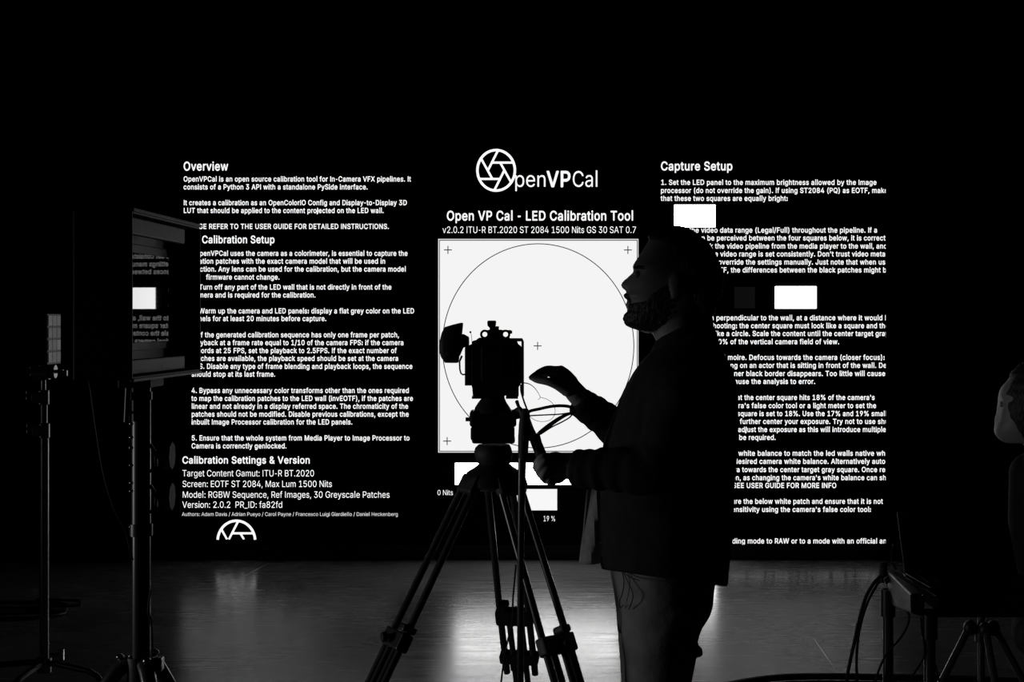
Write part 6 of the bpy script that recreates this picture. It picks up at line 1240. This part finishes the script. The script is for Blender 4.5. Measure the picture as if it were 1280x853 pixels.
# ---- seated figure cut by the right edge of the frame
Q = Figure(1300, 4.72)
qp = thing('person', (Q.O.x, Q.O.y, 0), 'person cut off by the right edge of the picture, head darkened with hair, outlined in faint light', 'person')
qb = B()
EYE = [(400, 0), (497, 0.0), (503, 3.0), (508, 3.0), (514, 0.6), (600, 0)]
qf = [(452, 1283), (456, 1276), (462, 1268), (468, 1263.5), (472, 1262), (478, 1257), (484, 1251.5), (490, 1248.6), (500, 1247), (508, 1247), (514, 1247.5), (520, 1247), (528, 1246), (532, 1243), (535, 1243.5), (537, 1242.2), (543, 1243.6), (549, 1248), (553, 1254), (556, 1264)]
qs = [(452, 1300), (460, 1320), (480, 1338), (500, 1344), (520, 1342), (540, 1332), (556, 1326)]
qw = [(452, .015), (456, .04), (466, .065), (480, .082), (500, .088), (520, .085), (540, .074), (556, .05)]
build_head(Q, qb, qf, qs, [(400, 0), (503, 0), (510, 1.2), (518, 2.8), (524, 4.0), (528, 3.4), (531, 0.4), (600, 0)], 452, 555, step=2.5, widths=qw, n=48)
qb.loft(Q.rings([(546, 1275, 534, 1328, .055), (562, 1282, 550, 1330, .06), (585, 1284, 570, 1335, .12), (640, 1284, 640, 1345, .17), (720, 1288, 720, 1350, .16), (790, 1290, 790, 1352, .17), (806, 1296, 806, 1345, .15)], 36))
hips = Q.P(1322, 790, 0)
for s_ in (-1, 1):
    x0 = 1322 + s_ * 28
    hp = Q.P(x0 + 8, 790, 0); kn_ = Vector((hp.x + .05, hp.y - .40, .50)); an_ = Vector((kn_.x, kn_.y + .02, .09))
    qb.limb([hp, (hp + kn_) / 2, kn_], [.08, .072, .055]); qb.limb([kn_, (kn_ + an_) / 2, an_], [.054, .05, .036]); qb.limb([an_, an_ + Vector((.0, -.13, -.045))], [.036, .028])
    sh_ = Q.P(1322 + s_ * 36, 592, .0); el = Vector((sh_.x + s_ * .03, sh_.y - .08, sh_.z - .28)); wr = Vector((sh_.x - s_ * .02 + .02, sh_.y - .30, .56))
    qb.limb([sh_, el], [.05, .04]); qb.limb([el, wr], [.04, .028])
    qb.limb([wr, wr + Vector((0, -.05, -.005))], [.03, .032])
    for f_ in range(4):
        o_ = wr + Vector(((f_ - 1.5) * .018, -.06, 0)); qb.limb([o_, o_ + Vector((0, -.045, .004)), o_ + Vector((0, -.075, -.014))], [.0095, .009, .0075], n=10, sub=3)
    qb.limb([wr + Vector((-s_ * .02, -.02, 0)), wr + Vector((-s_ * .045, -.05, -.004)), wr + Vector((-s_ * .05, -.075, -.012))], [.013, .011, .008], n=10, sub=3)
for s_ in (-1, 1): B().ball(Q.P(1254, 505.5, s_ * .034), 0.012).build('eye', 'eye', qp)
qo = qb.build('body', 'skin', qp, remesh=0.006, relax=2)
qc = B()
ff = []
T = [(556, 1284, 548, 1330, .075), (566, 1281, 560, 1334, .11), (580, 1278.6, 575, 1345, .16), (600, 1276.8, 600, 1352, .19), (640, 1275.8, 640, 1356, .20), (676, 1279, 676, 1358, .20), (740, 1282, 740, 1360, .20), (800, 1284, 800, 1362, .20)]
for a_, b_ in zip(T, T[1:]):
    for q in range(3): ff.append(tuple(x + (y - x) * q / 3 for x, y in zip(a_, b_)))
qc.loft(Q.rings(ff + [T[-1]], 48, .9))
for s_ in (-1, 1):
    sh_ = Q.P(1322 + s_ * 34, 592, .0); el = Vector((sh_.x + s_ * .03, sh_.y - .08, sh_.z - .28)); wr = Vector((sh_.x - s_ * .02 + .02, sh_.y - .30, .56))
    qc.limb([sh_, el, wr + (el - wr) * .15], [.07, .056, .042])
qc.build('sweater', 'jacket', qp, remesh=0.008, relax=2)
ql = B()
for s_ in (-1, 1):
    x0 = 1322 + s_ * 28
    hp = Q.P(x0 + 8, 790, 0); kn_ = Vector((hp.x + .05, hp.y - .40, .50)); an_ = Vector((kn_.x, kn_.y + .02, .09))
    ql.limb([hp, (hp + kn_) / 2, kn_], [.098, .09, .072]); ql.limb([kn_, (kn_ + an_) / 2, an_ + Vector((0, 0, .03))], [.07, .066, .058])
ql.build('trousers', 'jacket', qp, remesh=0.01, relax=2)
for s_ in (-1, 1):
    x0 = 1322 + s_ * 28; hp = Q.P(x0 + 8, 790, 0); f0 = Vector((hp.x + .05, hp.y - .36, 0))
    sh = B(); rings = []
    for t, hw_, hh in ((-.09, .02, .05), (-.07, .036, .07), (-.02, .04, .08), (.05, .044, .06), (.12, .046, .045), (.17, .03, .035), (.185, .012, .02)):
        rings.append([f0 + Vector((hw_ * math.cos(2 * math.pi * k / 20), -t, 0.002 + hh * (.5 + .5 * math.sin(2 * math.pi * k / 20)))) for k in range(20)])
    sh.loft(rings); sh.build('shoe', 'shoe', qp)
qh = B(); rr = []  # hair brought forward to shade the face, bare skin left as its lit rim
hf = [(450.5, 1283), (455, 1274.5), (462, 1266.5), (468, 1262.3), (474, 1261.5), (482, 1257), (492, 1253), (505, 1252), (520, 1253), (530, 1254), (540, 1257), (548, 1266), (556, 1290)]
hs = [(450.5, 1302), (458, 1322), (480, 1342), (500, 1348), (520, 1347), (540, 1340), (556, 1332)]
hw2 = [(450.5, .018), (455, .045), (466, .072), (480, .089), (500, .094), (520, .09), (540, .078), (556, .05)]
r = 450.5
while r <= 556:
    f_, bk, w_ = interp(hf, r)[0], interp(hs, r)[0], interp(hw2, r)[0]; g = []
    for k in range(56):
        a = 2 * math.pi * k / 56
        ca_ = math.copysign(abs(math.cos(a)) ** .84, math.cos(a)); sa_ = math.copysign(abs(math.sin(a)) ** .84, math.sin(a)); p = Q.P((f_ + bk) / 2 - (bk - f_) / 2 * ca_, r, (w_ + .007) * sa_); c_ = Q.P((f_ + bk) / 2, r, 0); d_ = p - c_
        g.append(p + d_.normalized() * (noise.noise(p * 35) * .005))
    rr.append(g); r += 2.2
qh.loft(rr); qh.build('hair', 'hair', qp)
sc_ = Q.P(1357, 800, 0)
sl = thing('stool', (sc_.x, sc_.y, 0), 'black stool under the person at the right edge, outside the frame', 'stool')
sz_ = H - (806 - HZ) / F * 4.72 - .085
B().tube([(sc_.x, sc_.y, sz_ - .05), (sc_.x, sc_.y, sz_ - .04), (sc_.x, sc_.y, sz_ - .01), (sc_.x, sc_.y, sz_)], [.16, .18, .18, .165], 28).build('seat', 'black_plastic', sl)
for k in range(4):
    a = math.pi / 4 + k * math.pi / 2; dvv = Vector((math.cos(a), math.sin(a), 0))
    B().tube([Vector((sc_.x, sc_.y, sz_ - .045)) + dvv * .12, Vector((sc_.x, sc_.y, 0)) + dvv * .17], .012, 10).build('leg', 'tube', sl)
